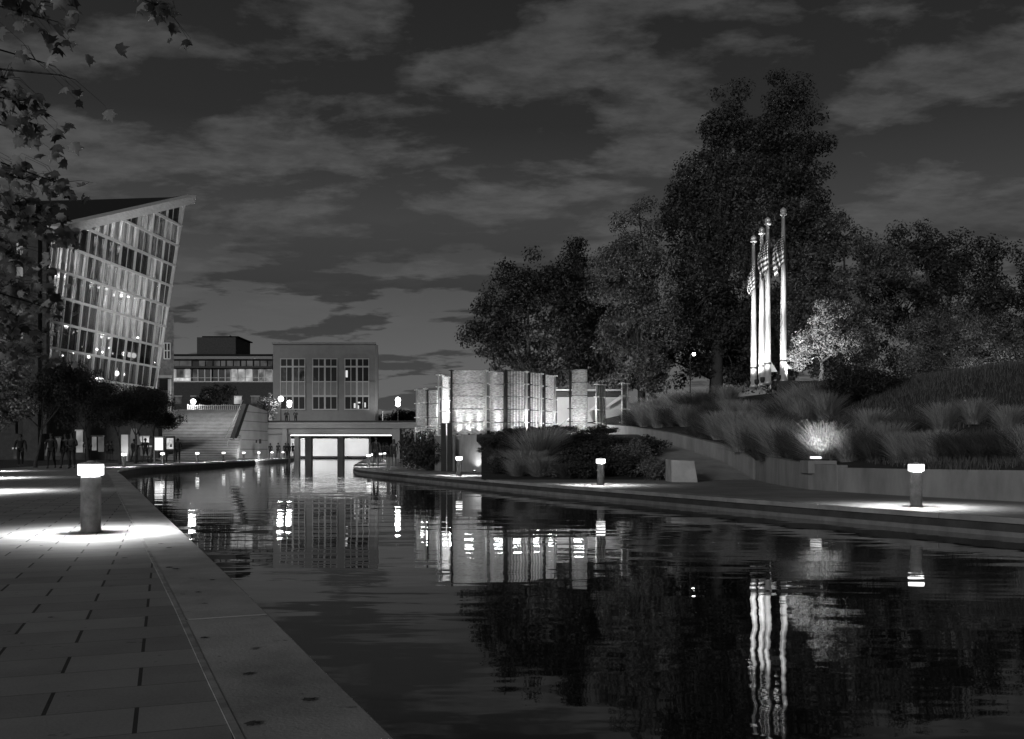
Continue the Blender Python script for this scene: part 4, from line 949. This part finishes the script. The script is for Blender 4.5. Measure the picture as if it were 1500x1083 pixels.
e0 = clip([(a-.25, b) for a, b in [brz, tr_]]+[tr_, brz], [(0,-99),(300,-99),(300,99),(0,99)]); fprism(mb, [(brz[0]-.2, brz[1]), brz, tr_, (tr_[0]-.2, tr_[1])], -.03, .3)
mb.build('vertical_mullions', M['steel'], gb)
mb = MB()
for z in row: fprism(mb, fquad(80, 130, z-.1, z+.1), -.01, .34)
mb.build('horizontal_louvres', M['steel'], gb)
# structural posts inside, floors, back wall
colm = mat('interior_column', .5, .7, .3, .5, stretch=(1,1,.3))
mb = MB()
for k in range(26):
    y = col[0]+1.5*k+.35; q = clip([(y,ZB),(y+.22,ZB),(y+.22,40),(y,40)], FP)
    if len(q) >= 3: mb.prism([fpt(a, b, -1.5) for a, b in q], fn*-.3)
mb.build('interior_posts', colm, gb)
mb = MB(); inw = mat('interior_wall', .28, .8, .95, .8, stretch=(3,3,.08))
fprism(mb, [FP[0], FP[1], (tr_[0]-.4, tr_[1]-1.6), (tl[0], tl[1]-1.6)], -6.0, -.3); mb.build('interior_wall', inw, gb)
mb = MB()
for z in (ZB, 13.2, 18.2, 23): 
    q = clip([(80,z),(130,z),(130,z+.3),(80,z+.3)], FP)
    if len(q) >= 3:
        mb.prism([fpt(a, b, -2.4) for a, b in q], fn*-3.5)
mb.build('floor_slabs', colm, gb)
mb = MB(); ea = [fpt(brz[0]-.3, brz[1], -.3), fpt(tr_[0]-.4, tr_[1]-1.6, -.3)]; mb.prism([ea[0], ea[1], ea[1]-fn*6, ea[0]-fn*6], (0,-.2,0)); mb.build('inner_end_wall', inw, gb)
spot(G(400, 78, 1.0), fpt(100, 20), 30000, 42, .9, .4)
for y, z, w in ((92,12.3,260),(98,12.3,260),(104,12.3,260),(110,12.3,200),(95,17.4,300),(101,17.4,380),(107,17.4,300),(93,21,250),(99,23.2,420),(105,23.2,420),(111,25,350),(103,28,420),(108,29,350)):
    point(fpt(y, z-(2.5 if z > 20 else 0), -4.0), w*.95, .3)
lampm = M['lamp_white']; mb = MB()
for px, py, r in ((190,520,.3),(181,518.5,.22),(196,521,.3),(171,547,.26),(181,548.5,.16),(97,479,.18),(130,523,.15),(165,518,.1),(202,495,.1),(118,553,.1),(142,512,.1),(150,516,.09),(108,487,.07),(114,500,.07),(120,508,.08),(219,526,.08),(226,531,.08),(92,521,.08),(107,518,.08),(88,505,.06),(160,510,.07),(136,520,.07)):
    p = fac(px, py); q = p+(p-Vector((0,0,CZ))).normalized()*3.0; mb.ball(q, r, 10, 6)
mb.build('interior_lamps', lampm, gb)
# fascia, roof
A_lo, B_lo, A_up, B_up = fac(71.5,344.5), fac(274.5,297.5), fac(71,331), fac(277,285.5)
mb = MB(); mb.prism([A_lo+fn*.9, B_lo+fn*.9, B_up+fn*.9, A_up+fn*.9], fn*-1.1); mb.build('fascia', M['fascia'], gb)
E_ = P(-70, 330, A_up.y+1); D_ = P(-70, 297, 120); C_ = P(252, 289, B_up.y+4); K_ = P(120,293,118)
mb = MB(); rv = [A_up+fn*-.15, B_up+fn*-.15, C_, K_, D_, E_]
mb.add([tuple(p) for p in rv]+[tuple(p-Vector((0,0,.6))) for p in rv], [(0,1,2,3),(0,3,4,5),(9,8,7,6),(11,10,9,6)]+[(i, i+6, (i+1) % 6+6, (i+1) % 6) for i in range(6)]); mb.build('roof', M['roof'], gb)
# end wall facing the viewer at the left
YE = A_lo.y-.1; zt = P(0, 332, YE).z; zl = P(0, 352, YE).z
X = lambda px: G(px, YE).x
MB().box(X(-80), X(71), YE, YE+1.0, zl, zt).build('end_fascia', M['dark'], gb)
mb = MB().box(X(-60), X(19), YE+.4, YE+.9, ZB-4, zl).box(X(36), X(58), YE-.3, YE+.9, LZ, zl).box(X(62), X(68), YE, YE+.6, ZB-4, zl); mb.build('end_columns', M['brick'], gb)
mb = MB()
for y in (386, 431, 500): z = P(0, y, YE).z; mb.box(X(19), X(69), YE+.1, YE+.38, z-.25, z+.25)
mb.build('end_beams', M['dark'], gb)
lit = emit('lit_window', 1, .3, 1, .6, .25); lit2 = emit('bright_window', 1, .9, 1, .8, .4); litm = emit('dim_window', 1, .1, 1, .5, .3)
mb = MB().box(X(19.2), X(36), YE+.6, YE+.7, ZB, zl-.05); mb.build('end_window', lit, gb)
mb = MB().box(X(58), X(61.9), YE+.6, YE+.7, ZB, zl-.05); mb.build('end_window', lit, gb)
# ground floor behind the trees
gx = lambda px, d: G(px, d).x
mb = MB().box(gx(-60,92), gx(232,92), 92, 93, LZ, ZB-.1); mb.build('ground_floor', M['brick'], gb)
for i, (a, b, y0, y1, mt) in enumerate(((82,89,642,668,litm),(66,70,650,668,litm),(112,121,632,663,lit),(123,128,650,664,litm),(135,141,640,660,lit),(144,152,640,662,litm),(190,200,645,668,litm),(203,208,641,648,lit2),(210,218,641,649,lit2),(20,24,658,672,litm),(30,40,658,672,litm),(206,222,655,668,litm))):
    zA, zB_ = P(0, y1, 91.9).z, P(0, y0, 91.9).z; w = MB().box(gx(a,91.9), gx(b,91.9), 91.85, 91.95, max(zA, LZ+.1), zB_).build('shop_window', mt, gb)
    MB().box(gx(a,91.9)-.1, gx(b,91.9)+.1, 91.8, 91.99, zB_, zB_+.15).build('lintel', M['steel'], w)
tw = thing('stone_tower', 'rough stone stair tower right of the glass facade with one window', 'tower', G(240, 114, LZ)); tx = lambda px: gx(px, 114)
MB().prism([(tx(205),114,LZ),(tx(254.5),114,LZ),(tx(254.5)*1.075,122,LZ),(tx(205),122,LZ)], (0,0,P(0,457,114).z-LZ)).build('wall', M['roughstone'], tw)
w = MB().box(tx(241), tx(250), 113.9, 114.02, P(0,526,114).z, P(0,503,114).z).build('window', M['dark_glass'], tw)
mb = MB(); [mb.box(tx(a)-.06, tx(a)+.06, 113.84, 113.9, P(0,526,114).z, P(0,503,114).z) for a in (241,245.5,250)]; [mb.box(tx(241), tx(250), 113.82, 113.9, P(0,y,114).z-.06, P(0,y,114).z+.06) for y in (503,514,526)]; mb.build('window_frame', M['steel'], w)
MB().box(tx(230), tx(252), 113.6, 114, P(0,554,114).z, P(0,550,114).z).build('ledge', M['stone'], tw)
MB().box(tx(234), tx(247), 113.9, 114.02, P(0,572,114).z, P(0,556,114).z).build('door_opening', M['dark_glass'], tw)
MB().box(tx(248), tx(251), 113.5, 114, LZ, P(0,556,114).z).build('pilaster', M['stone'], tw)
# glowing pillar and display panels
pil = thing('glowing_pillar', 'broad pale lit pillar among the plaza trees', 'pillar', G(182.5, 80, LZ))
MB().box(gx(177.5,80), gx(187.5,80), 80, 80.5, LZ, P(0,637,80).z).build('shaft', mat('pale_pillar', .6, .7, .2, 1), pil); spot(G(182,78.6,LZ+.1), G(182.5,80,2), 110, 70, .8, .05)
dp = thing('display_panel', 'plain bright display panel left of the poster panel', 'display', G(232, 74, LZ), 'lit display panels')
MB().box(gx(225,74), gx(226.5,74), 74, 74.2, LZ, P(0,639.5,74).z).box(gx(238.5,74), gx(240,74), 74, 74.2, LZ, P(0,639.5,74).z).box(gx(226.5,74), gx(238.5,74), 74, 74.2, P(0,641.5,74).z, P(0,639.5,74).z).box(gx(226.5,74), gx(238.5,74), 74, 74.2, P(0,661,74).z, P(0,659.5,74).z).build('frame', M['stone'], dp)
MB().box(gx(226.5,74), gx(238.5,74), 74.05, 74.15, P(0,659.5,74).z, P(0,641.5,74).z).build('screen', emit('bright_screen', 1, 1.3), dp)
dp = thing('display_panel', 'bright poster panel with a small dark picture, right of the plain one', 'display', G(249, 74, LZ), 'lit display panels')
MB().box(gx(242.5,74), gx(243.8,74), 74, 74.2, LZ, P(0,639.5,74).z).box(gx(254,74), gx(255.3,74), 74, 74.2, LZ, P(0,639.5,74).z).box(gx(243.8,74), gx(254,74), 74, 74.2, P(0,642,74).z, P(0,639.5,74).z).box(gx(243.8,74), gx(254,74), 74, 74.2, P(0,660.5,74).z, P(0,658,74).z).build('frame', M['dark'], dp)
MB().box(gx(243.8,74), gx(254,74), 74.05, 74.15, P(0,658,74).z, P(0,642,74).z).build('screen', emit('poster_screen', 1, .8, 1, 3.0, .5), dp)
MB().prism([P(x, y, 74.0) for x, y in ((248.5,655),(249.5,651),(250.3,649.5),(251.3,651),(252,655))], (0,.03,0)).build('poster_figure', M['dark'], dp)

# ------------------------------------------------------------------ grand stair and its slanted wall
st = thing('grand_staircase', 'broad pale staircase climbing away from the left walk', 'staircase', G(290, 92, LZ))
mb = MB(); n = 34; z0 = LZ; z1 = 6.05; tread = mat('stair_stone', .36, .85, .25, 1.0); 
for i in range(n):
    a = i/n; y = 92+20*a; xl = -35.2+(-39.2+35.2)*a; xr = -26.6+(-31.2+26.6)*a; z = z0+(z1-z0)*(i+1)/n
    mb.box(xl, xr, y, y+.62, z-(z1-z0)/n-.35, z-.05); mb.box(xl, xr, y-.04, y+.62, z-.05+.001, z)
mb.box(-40, -31, 112.4, 124, 1, z1-.02)
mb.build('steps', tread, st); mb = MB()
for i in range(n):
    a = i/n; y = 92+20*a; z = z0+(z1-z0)*(i+1)/n; mb.box(-35.2-4*a, -26.6-4.6*a, y-.02, y-.002, z-.1, z-.052)
mb.build('nosing_shade', M['dark'], st)  # dark strips under the treads, painted shade of the nosings
MB().prism([P(196,652,91), P(206,652,91.2), P(243,606,111), P(238,598,111), P(200,628,92)], (-.5,0,0)).build('left_wall', M['stone'], st)
MB().prism([P(190,598,113), P(236,598,113), P(236,612,113), P(190,625,113)], (0,.5,0)).build('terrace_wall', M['concrete'], st)
mb = MB()
for k in range(5): q = P(205+k*7.4, 640-k*8.2, 94+k*3.6); mb.ball(q, .12)
mb.build('step_lamps', M['lamp_white'], st)
rl = MB(); pts = [P(338,648,93), P(362,591,112)]; rl.tube([pts[0]+Vector((-.5,0,.4)), pts[1]+Vector((-.5,0,.4))], .03, 6); rl.tube([P(334,646,92), P(334,654,92)], .05, 6).tube([P(338,646,92), P(334,646,92)], .05, 6); rl.build('handrail', M['steel'], st)
# railing and little things along the terrace top
rl = MB()
for k in range(30): x = gx(275, 112.6)+k*.235; rl.box(x-.04, x+.04, 112.6, 112.7, z1, z1+.45+.25*rnd.random())
rl.box(gx(275,112.6), gx(360,112.6), 112.58, 112.66, z1+.5, z1+.56); rl.build('terrace_railing', M['steel'], st)
spot(G(300, 97, 12), G(312, 104, 3), 6500, 80, .9, .3)
wb0, wb1 = G(338, 98.5), G(392, 107); wd = (wb1-wb0)
def onwall(px, py):
    # intersection of the view ray with the wall's vertical plane
    nrm = Vector((wd.y, -wd.x, 0)); dr = Vector(((px-750)/F, 1, (HY-py)/F)); o = Vector((0,0,CZ)); return o+dr*((wb0-o).dot(nrm)/dr.dot(nrm))
sw_ = thing('slanted_stair_wall', 'tall pale wall with a slanted left edge beside the stairs', 'wall', G(370, 102, LZ))
gm = bpy.data.materials.new('panelled_stone'); gm.use_nodes = True; t_ = gm.node_tree; b_ = t_.nodes['Principled BSDF']; tcn = t_.nodes.new('ShaderNodeTexCoord'); sp_ = t_.nodes.new('ShaderNodeSeparateXYZ'); t_.links.new(tcn.outputs['Object'], sp_.inputs[0])
dv_ = t_.nodes.new('ShaderNodeMath'); dv_.operation = 'DIVIDE'; dv_.inputs[1].default_value = 1.0; fr_ = t_.nodes.new('ShaderNodeMath'); fr_.operation = 'FRACT'; lt_ = t_.nodes.new('ShaderNodeMath'); lt_.operation = 'LESS_THAN'; lt_.inputs[1].default_value = .07
nz = t_.nodes.new('ShaderNodeTexNoise'); nz.inputs['Scale'].default_value = .8; nz.inputs['Detail'].default_value = 6; mr_ = t_.nodes.new('ShaderNodeMapRange'); mr_.inputs[3].default_value = .24; mr_.inputs[4].default_value = .5
mm_ = t_.nodes.new('ShaderNodeMath'); mm_.operation = 'MULTIPLY_ADD'; mm_.inputs[1].default_value = -.26
t_.links.new(sp_.outputs[2], dv_.inputs[0]); t_.links.new(dv_.outputs[0], fr_.inputs[0]); t_.links.new(fr_.outputs[0], lt_.inputs[0]); t_.links.new(tcn.outputs['Object'], nz.inputs[0]); t_.links.new(nz.outputs[0], mr_.inputs[0])
t_.links.new(lt_.outputs[0], mm_.inputs[0]); t_.links.new(mr_.outputs[0], mm_.inputs[2]); t_.links.new(mm_.outputs[0], b_.inputs['Base Color']); b_.inputs['Roughness'].default_value = .85
face = [onwall(339,672), onwall(392,672), onwall(392,602.5), onwall(362.5,592), onwall(343,651), onwall(339,651)]; face[0].z = face[1].z = LZ
inn = Vector((-wd.y, wd.x, 0)).normalized()
MB().prism(face, inn*.4).build('wall_slab', gm, sw_, bevel=.02)
edge = [onwall(338.5,651), onwall(343.5,651), onwall(363.5,592), onwall(359.5,592)]
MB().prism([p-inn*.12 for p in edge], inn*.5).build('slanted_edge', M['roof'], sw_)
mb = MB().prism([p-inn*.02 for p in (onwall(379.5,643.5), onwall(382.5,643.5), onwall(382.5,650), onwall(379.5,650))], inn*.06).prism([p-inn*.02 for p in (onwall(374.5,645), onwall(376.5,645), onwall(376.5,649), onwall(374.5,649))], inn*.06); mb.build('vent', M['dark'], sw_)
spot(G(385, 90, .6), G(371, 101.5, 3.2), 4000, 75, .9, .1)

# ------------------------------------------------------------------ road bridge over the canal
YB = 115.0; bx = lambda px, d=YB: G(px, d).x; bz_ = lambda py, d=YB: P(0, py, d).z
br = thing('road_bridge', 'flat concrete road bridge across the far end of the canal', 'bridge', G(500, YB, 0))
MB().prism([(bx(392),YB,bz_(637)),(bx(612),YB,bz_(637)),(bx(612)-2,YB+44,bz_(637)),(bx(392)-12,YB+44,bz_(637))], (0,0,bz_(622.5)-bz_(637))).build('deck', M['stone'], br)
MB().box(bx(392), bx(612), YB-.4, YB-.01, bz_(636), bz_(628.5)).build('lower_fascia', M['stone'], br, bevel=.03)
MB().box(bx(392), bx(612), YB-.7, YB-.01, bz_(628), bz_(620.8)).build('upper_fascia', M['stone'], br, bevel=.03)
MB().box(bx(392), bx(612), YB-.85, YB-.2, bz_(620.7), bz_(619.6)).build('coping', mat('pale_coping', .6, .7, .1, 2), br)
MB().box(bx(392), bx(612), YB-.5, YB-.3, bz_(619.5), bz_(616.5)).build('parapet_rail', M['dark'], br)
MB().box(bx(392), bx(416), YB-.3, YB+1.5, -.5, bz_(637.1)).build('abutment', M['stone'], br); MB().box(bx(416.1), bx(423), YB-.9, YB+1, -.5, bz_(628.2)).build('pilaster', M['stone'], br, bevel=.03)
MB().box(bx(576), bx(587), YB-.9, YB+1, -.5, bz_(628.2)).build('pilaster', M['stone'], br, bevel=.03); MB().box(bx(587.1), bx(625), YB-.3, YB+4, -.5, bz_(637.1)).build('abutment', M['cast_wall'], br)
for a, b in ((446.5,456), (494,503)): MB().box(bx(a,119), bx(b,119), 119, 120, -.8, bz_(637.2)).build('column', mat('bridge_column', .12, .85, .2, 1), br, bevel=.04)
MB().box(bx(424), bx(431), 117.5, 118.5, -.8, bz_(637.2)).build('column', M['stone'], br, bevel=.04)
MB().box(bx(423,116), bx(573,116), 116, 116.25, bz_(638.4,116), bz_(637.2,116)-.01).build('light_strip', M['strip'], br)
bw = mat('tunnel_wall', .7, .8, .12, .25)
MB().box(gx(400,157), gx(600,157), 157, 157.5, .35, 3.6).build('back_wall', bw, br)
MB().prism([(gx(540,157),157,.3),(gx(540,125),125,.3),(gx(543,125),125,.3),(gx(543,157),157,.3)], (0,0,3)).build('tunnel_pier', mat('dim_wall', .22, .9, .2, 1), br)
MB().box(gx(400,150), gx(545,150), 150, 157, -.5, .12).build('quay_step', M['curb_face'], br)
for px in (437, 475, 520): area(G(px, 151, 3.1), G(px, 157, 1.3), 420 if px != 475 else 150, 3.0, .4)
area(G(490, 128, 3.0), G(490, 128, 0), 250, 10, 3)
area(G(562, 122, 3.0), G(562, 122, 0), 60, 2, 2)

# lamps with globes
def globe_lamp(label, px, py, d, zbase, r=.27, twin=0):
    q = P(px, py, d); t = thing('globe_lamp', label, 'street lamp', (q.x, q.y, zbase), 'globe lamps')
    MB().tube([(q.x, q.y, zbase), (q.x, q.y, q.z-r)], [.07,.05], 8).build('post', M['dark'], t)
    MB().lathe([(.4,0),(.4,.1),(.1,.14)], 12, (q.x, q.y, zbase)).build('base', M['stone'], t)
    MB().ball(q, r).build('globe', M['lamp_white'], t, True)
    if twin: MB().ball(q-Vector((0,.1,twin)), r*.9).build('globe', M['lamp_white'], t, True)
    point(q-Vector((0,.8,0)), 300, .25)
globe_lamp('globe lamp at the top left of the stairs', 283, 588.5, 113, 6.0, .3)
globe_lamp('left of the two globe lamps on the bridge before the stone building', 411.5, 584.5, 117, bz_(620,117), .33)
globe_lamp('right of the two globe lamps on the bridge before the stone building', 424, 590, 121, bz_(620,121), .3, .35)
globe_lamp('lone globe lamp right of the stone building, with two stacked globes', 583, 586, 117, bz_(620,117), .33, .55)
for px, lab in ((560.5, 'thin flagless pole on the bridge right of the stone building'),):
    o = MB().tube([P(px,618,118), P(px,603,118)], .05, 6).build('thin_pole', M['steel']); tag(o, lab, 'pole')

# ------------------------------------------------------------------ stone office building behind the bridge
YS = 168.0; sx = lambda px: G(px, YS).x; sz = lambda py: P(0, py, YS).z
ob = thing('stone_office', 'square limestone office block with three tall window bays', 'building', G(476, YS, .4))
mb = MB().prism([(sx(400),YS,.4),(sx(549.5),YS,.4),(sx(549.5)*1.12,YS+22,.4),(sx(400),YS+22,.4)], (0,0,sz(505)-.4)).prism([(sx(399),YS-.4,sz(504.8)),(sx(551),YS-.4,sz(504.8)),(sx(551)*1.12,YS+22.4,sz(504.8)),(sx(399),YS+22.4,sz(504.8))], (0,0,sz(502)-sz(504.8))).box(sx(400), sx(550), YS-.12, YS-.002, sz(559.9), sz(559.2)); mb.build('wall', M['stone'], ob)
MB().prism([(sx(549.6),YS-.1,.4),(sx(553),YS+.6,.4),(sx(553)*1.1,YS+18,.4),(sx(549.6)*1.1,YS+18,.4)], (0,0,sz(505.5)-.4)).build('corner_trim', mat('bright_trim', .75, .6, .1, 1), ob)
pan = mat('spandrel', .3, .6, .1, 2); frm = mat('window_frame_white', .7, .5)
for (a, b) in ((411.5,447), (458.5,494), (505.5,540.5)):
    w = MB().box(sx(a), sx(b), YS-.1, YS-.02, sz(600), sz(526)).build('window', M['dark_glass'], ob)
    MB().box(sx(a)+.05, sx(b)-.05, YS-.14, YS-.101, sz(579.5), sz(560.5)).build('spandrel', pan, w)
    mb = MB(); m_ = (a+b)/2
    for x in (a, (a+m_)/2, m_, (b+m_)/2, b): wd2 = .16 if x == m_ else .07; mb.box(sx(x)-wd2, sx(x)+wd2, YS-.24, YS-.142, sz(600), sz(526))
    mb.build('frame', frm, w); mb = MB()
    for y, hh_ in ((526,.07),(537.5,.14),(559.5,.1),(580.5,.16),(600,.09)): mb.box(sx(a)-.1, sx(b)+.1, YS-.27, YS-.241, sz(y)-hh_, sz(y)+hh_)
    mb.build('transom', frm, w)
og = emit('office_glow', 1, .8)
for (a, b, y0, y1) in ((506.5,509.5,543,553),(518.5,521,591,598),(522,526,594,599),(524,528,589,591),(534,536,590,597)): MB().box(sx(a), sx(b), YS-.135, YS-.12, sz(y1), sz(y0)).build('lit_pane', og, ob)
dm = emit('curtain_glow', 1, .05, 1, .8, .2)
for (a, b, y0, y1) in ((413,420,540,558),(430,446,540,558),(418,421,583,599),(460,463,553,558)): MB().box(sx(a), sx(b), YS-.12, YS-.11, sz(y1), sz(y0)).build('curtain', dm, ob)
spot(G(560, 163, 5), G(549, 168, 12), 900, 60, .9, .3)


# ------------------------------------------------------------------ long low building left of it
YL = 176.0; lx = lambda px: G(px, YL).x; lz = lambda py: P(0, py, YL).z
lb = thing('brick_annex', 'long brick building with a bright ribbon of windows left of the stone block', 'building', G(325, YL, .4))
MB().box(lx(235), lx(400), YL, YL+20, .4, lz(560)).build('brick_wall', M['brick'], lb)
MB().box(lx(235), lx(400), YL+.6, YL+20, lz(559.9), lz(524)).build('upper_wall', M['dark'], lb)
MB().box(lx(235), lx(400), YL-.5, YL+20, lz(526.5), lz(522.5)).build('cornice', mat('pale_cornice', .3, .7, .1, 1), lb)
MB().box(lx(235), lx(400), YL-.1, YL+20, lz(522.4), lz(519)).build('roof', M['roof'], lb)
MB().box(lx(235), lx(400), YL-.9, YL+.5, lz(540), lz(537.2)).build('overhang', M['dark'], lb)
up_e = emit('upper_ribbon', 1, .085, 1, .5, .4); lo_b = emit('ribbon_bright', 1, .55, 1, .5, .4); lo_d = mat('ribbon_dark', .03, .2)
for k, (a, b, mt) in enumerate(((252,262,up_e),(262,280,up_e),(291,300,litm),(301,311,litm),(313,322,litm),(323,330,up_e),(332,341,up_e),(342,351,litm),(353,360,up_e),(361,370,litm),(372,380,up_e),(381,391,litm),(392,399,up_e))):
    w = MB().box(lx(a), lx(b)-.1, YL+.3, YL+.4, lz(536.5), lz(528.5)).build('upper_window', mt, lb)
for k, (a, b, mt) in enumerate(((252,258,lo_b),(259,270,litm),(271,279,lo_b),(282,290,litm),(291.5,300,lo_d),(301,309,lo_d),(312,320,lo_d),(321,330,lo_d),(331,338,litm),(339,348,lo_b),(349,359,lo_b),(360,370,lo_b),(371,379,litm),(380,388,lit),(389,399,lit))):
    w = MB().box(lx(a), lx(b)-.1, YL+.1, YL+.2, lz(558.5), lz(541)).build('ribbon_window', mt, lb)
    MB().box(lx(b)-.1, lx(b)+.08, YL, YL+.25, lz(559), lz(541)).build('frame', frm, w)
MB().box(lx(252), lx(400), YL-.05, YL+.08, lz(554), lz(553.3)).box(lx(252), lx(400), YL-.05, YL+.3, lz(560), lz(558.6)).build('sill', frm, lb)
MB().box(lx(252), lx(279), YL-.02, YL+.05, lz(558), lz(553.6)).build('lit_band', emit('band', 1, .8, 1, 1.2, .5), lb)
for a, b in ((257,266),(280,292),(343,354),(368,380)):
    w = MB().box(lx(a), lx(b), YL-.08, YL-.01, lz(592), lz(581)).build('lower_window', litm if a != 343 else lo_b, lb)
    MB().box(lx(a)-.15, lx(b)+.15, YL-.12, YL-.02, lz(580.8), lz(580)).build('lintel', frm, w)
MB().box(lx(278), lx(336), YL+4, YL+14, lz(519), lz(490.5)-.0).build('penthouse', M['brick'], lb)
MB().prism([P(336.2,491,180), P(348.5,496,186), P(348.5,519,186), P(336.2,519,180)], (-.2,.2,0)).build('penthouse_side', M['stone'], lb)
MB().box(lx(286), lx(340), YL+3.9, YL+14, lz(490.4), lz(488.8)).build('penthouse_cap', M['roof'], lb)

# ------------------------------------------------------------------ fallen leaves on the left walk
lf = [(0,-.5),(.18,-.42),(.42,-.38),(.34,-.2),(.55,.06),(.33,.05),(.28,.22),(.14,.2),(0,.55),(-.14,.2),(-.28,.22),(-.33,.05),(-.55,.06),(-.34,-.2),(-.42,-.38),(-.18,-.42)]
m_ = MB(); vs = [(0,0,.012)]+[(a*.11, b*.11, .004+.05*(a*a+b*b)*(1 if i % 2 else .4)*.5) for i, (a, b) in enumerate(lf)]
m_.add(vs, [(0, 1+i, 1+(i+1) % 16) for i in range(16)]); leaf0 = m_.build('fallen_leaf', mat('dry_leaf', .06, .8, .4, 30))
for i, (px, py) in enumerate(((248,803),(247,832),(258,834),(310,850),(289,868),(362,988),(454,1026),(182,818),(75,905),(372,1062),(236,797),(60,800),(300,935))):
    d = CZ-LZ; y = d*F/(py-HY); o = leaf0 if i == 0 else leaf0.copy()
    if i: C.objects.link(o)
    o.location = ((px-750)/F*y, y, LZ+.001); o.rotation_euler = (0, 0, rnd.random()*6.28); s_ = .3+.3*rnd.random(); o.scale = (s_, s_, s_)
    tag(o, 'small dark dry leaf fallen on the left stone walk', 'leaf', 'fallen leaves on the left walk')
